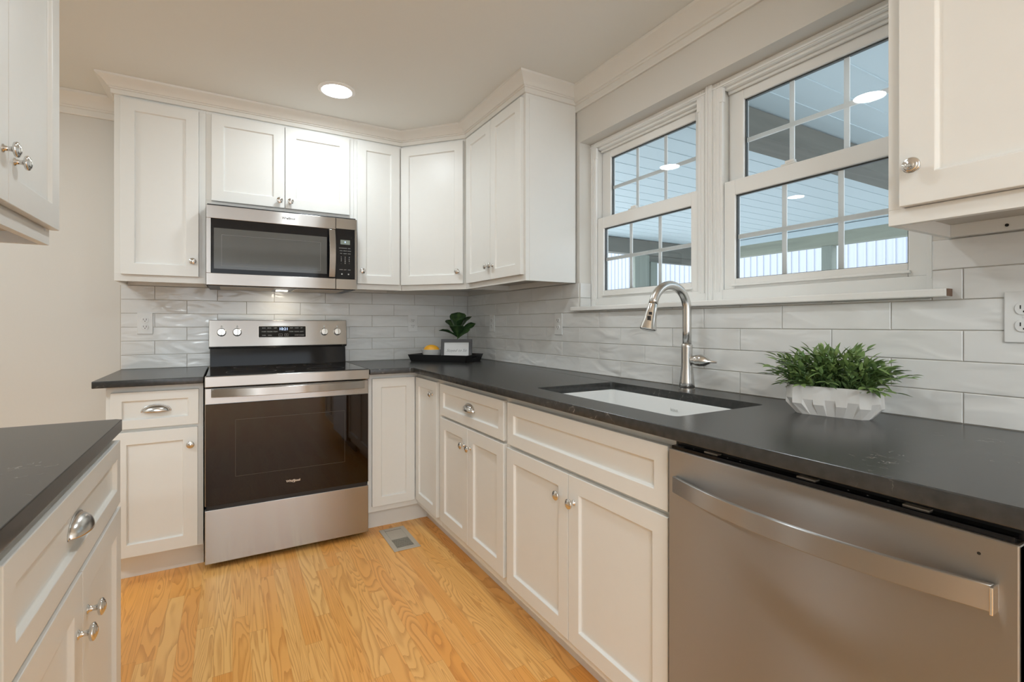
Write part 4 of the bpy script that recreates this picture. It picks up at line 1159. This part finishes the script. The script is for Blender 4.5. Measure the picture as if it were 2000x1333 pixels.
for s in range(150):
    x0 = random.uniform(-0.095, 0.095); y0 = random.uniform(-0.034, 0.034)
    lean_x = x0*0.85 + random.uniform(-0.035, 0.035); lean_y = y0*1.1 + random.uniform(-0.03, 0.03)
    hgt = random.uniform(0.055, 0.118)*(1-0.45*abs(x0/0.1)**2.5)
    if s < 14: lean_x = math.copysign(random.uniform(0.045, 0.085), x0); hgt = random.uniform(0.01, 0.07); 
    if s % 13 == 0: hgt *= 0.35; lean_y -= 0.03
    b0 = Vector((x0*0.85, y0*0.8, 0.062)); tip = b0 + Vector((lean_x*0.8, lean_y, hgt))
    ctrl = b0 + Vector((lean_x*0.2, lean_y*0.2, hgt*0.65+0.012))
    pts = [(b0*(1-t)**2 + ctrl*2*t*(1-t) + tip*t*t) for t in (0, .2, .4, .6, .8, 1)]
    twig(pts, 0.0007)
    nl = 9
    for k in range(nl):
        t = 0.12 + 0.88*k/(nl-1)
        i = min(4, int(t*5)); f = t*5-i; p = pts[i].lerp(pts[i+1], f); tg = (pts[i+1]-pts[i]).normalized()
        az = k*2.4+random.uniform(-.5, .5)+s
        out = Vector((math.cos(az), math.sin(az), 0)); out = (out - tg*out.dot(tg))
        if out.length < 0.01: out = Vector((0, 0, 1))
        d = tg*random.uniform(0.55, 1.1) + out.normalized()*random.uniform(0.5, 0.9)
        if k == nl-1: d = tg
        sprig_leaf(p, d, random.uniform(0.021, 0.035), random.uniform(0.0085, 0.0135), random.uniform(0.05, 0.4) + 0.22*t)
me = bpy.data.meshes.new('foliage'); bm.to_mesh(me); bm.free(); me.materials.append(M['leaf'])
for p in me.polygons: p.use_smooth = True
o = bpy.data.objects.new('foliage', me); COL.objects.link(o); o.parent = c

# ================================================================ floor vent
c = thing('floor_vent', 'metal floor register with dark slats set in the oak floor before the corner cabinet', 'vent', (-0.756, -0.752, 0.0))
m_ = MB(); g0, g1, h0, h1 = -0.045, 0.045, -0.114, -0.004
m_.box(-0.070, g0, -0.148, 0.148, 0.0005, 0.005).box(g1, 0.070, -0.148, 0.148, 0.0005, 0.005).box(g0, g1, -0.148, h0, 0.0005, 0.005).box(g0, g1, h1, 0.148, 0.0005, 0.005)
m_.build('face_plate', M['vent'], c, bevel=0.002)
MB().box(g0, g1, h0, h1, 0.0004, 0.0008).build('duct', M['slot'], c)
m_ = MB()
for k in range(9): m_.box(g0, g1, h0+0.008+k*0.0118, h0+0.0098+k*0.0118, 0.001, 0.0046)
m_.build('slats', M['vent'], c)
MB().box(g0, g1, 0.112, 0.1145, 0.0050, 0.0053).build('damper_slot', M['slot'], c)

# ================================================================ recessed ceiling lights
def downlight(x, y, label):
    c = thing('recessed_light', label, 'ceiling light', (x, y, CEIL), 0, 'round recessed ceiling lights')
    m_ = MB(); m_.lathe([(0.092, 0.0), (0.092, -0.003), (0.086, -0.0075), (0.074, -0.0085), (0.070, -0.004), (0.070, 0.0)], 40, cap=False)
    autosmooth(m_.build('trim_ring', M['vinyl'], c), 50)
    m_ = MB(); m_.lathe([(0.0705, -0.0055), (0.001, -0.0062)], 40, cap=False)
    m_.build('lens', M['lens'], c)
downlight(-1.073, -0.722, 'round recessed light in the ceiling above the range area')
downlight(-1.090, -2.058, 'recessed light above the camera side of the sink, mirrored in the right window')
downlight(-2.860, -0.695, 'recessed light beyond the left cabinets, mirrored small in the right window')
def fill_light(x, y, label):  # unseen lamps added only to brighten the kitchen and the left wall
    c = thing('fill_ceiling_light', label, 'ceiling light', (x, y, CEIL), 0)
    autosmooth(MB().lathe([(0.21, 0.0), (0.21, -0.03), (0.200, -0.034), (0.195, -0.03), (0.195, 0.0)], 48, cap=False).build('trim_ring', M['vinyl'], c), 50)
    autosmooth(MB().lathe([(0.196, -0.030), (0.17, -0.050), (0.10, -0.066), (0.001, -0.072)], 48, cap=False).build('lens', M['fill_lens'], c), 50)
fill_light(-2.13, -4.75, 'large round fill lamp added to the ceiling of the unseen room behind the photographer')
fill_light(-2.13, -6.00, 'second added fill lamp, on the ceiling at the far end of the unseen room behind')
fill_light(-3.25, -2.3, 'fill lamp added to the ceiling of the unseen passage behind the left cabinets')

# ================================================================ porch outside the windows
struct(MB().box(0.175, 5.5, -4.6, 2.4, -0.32, -0.22).build('floor_porch', M['deck']))
m_ = MB(); m_.box(0.175, 5.5, -4.6, 2.4, 2.460, 2.50)
y = -4.55
while y < 2.35:
    m_.box(0.175, 5.4, y, y+0.008, 2.4565, 2.461); y += 0.19
struct(m_.build('ceiling_porch', M['soffit']))
o = MB().box(0.9, 5.28, -1.54, -1.34, 2.300, 2.4515).build('porch_beam', M['beamx'], bevel=0.003)
tag(o, 'weathered grey timber beam crossing the porch ceiling, seen through the right window', 'beam')
o = MB().box(5.32, 5.46, -4.6, 2.16, 2.205, 2.4515).build('porch_beam', M['beamy'], bevel=0.003)
tag(o, 'greenish timber header along the outer edge of the porch', 'beam')
o = MB().box(0.3, 5.46, 2.165, 2.30, 2.230, 2.4515).box(3.98, 5.46, 2.18, 2.27, 2.135, 2.229).build('porch_beam', M['beamx'], bevel=0.003)
tag(o, 'timber header across the far end of the porch, seen through the left window', 'beam')
for (x0, x1, y0, y1, lb) in ((3.80, 4.10, 2.17, 2.29, 'square greenish porch post behind the left window, left of its pair'), (4.14, 4.28, 2.18, 2.27, 'thinner porch post beside the square post, seen through the left window'),
                             (5.325, 5.455, 0.14, 0.27, 'timber porch post standing alone behind the right window')):
    o = MB().box(x0, x1, y0, y1, -0.22, 2.204 if x0 > 5 else (2.229 if x0 < 4.1 else 2.134)).build('porch_post', M['beamz'], bevel=0.004); tag(o, lb, 'post')
struct(MB().box(5.285, 5.318, -4.6, 2.16, 2.368, 2.4515).build('trim_6', M['soffit']))
# ribbed white building beyond, and pale ground
m_ = MB(); m_.box(9.0, 9.1, -12, 22, -0.4, 4.2)
y = -11.9
while y < 21.9:
    m_.box(8.975, 9.0, y, y+0.03, 0.9, 4.2); y += 0.16
o = m_.build('ribbed_building_wall', M['siding']); tag(o, 'long white ribbed metal wall of the neighbouring building beyond the porch', 'wall')
o = MB().box(8.60, 8.95, -12, 22, -0.4, 0.9).build('overexposed_bank', M['pale_yard']); tag(o, 'pale bank standing in for the overexposed yard at the foot of the ribbed wall', 'bank')  # glare of the overexposed yard put into a pale block
struct(MB().box(5.5, 30, -14, 24, -0.55, -0.42).build('ground_outside', M['pale_yard']))
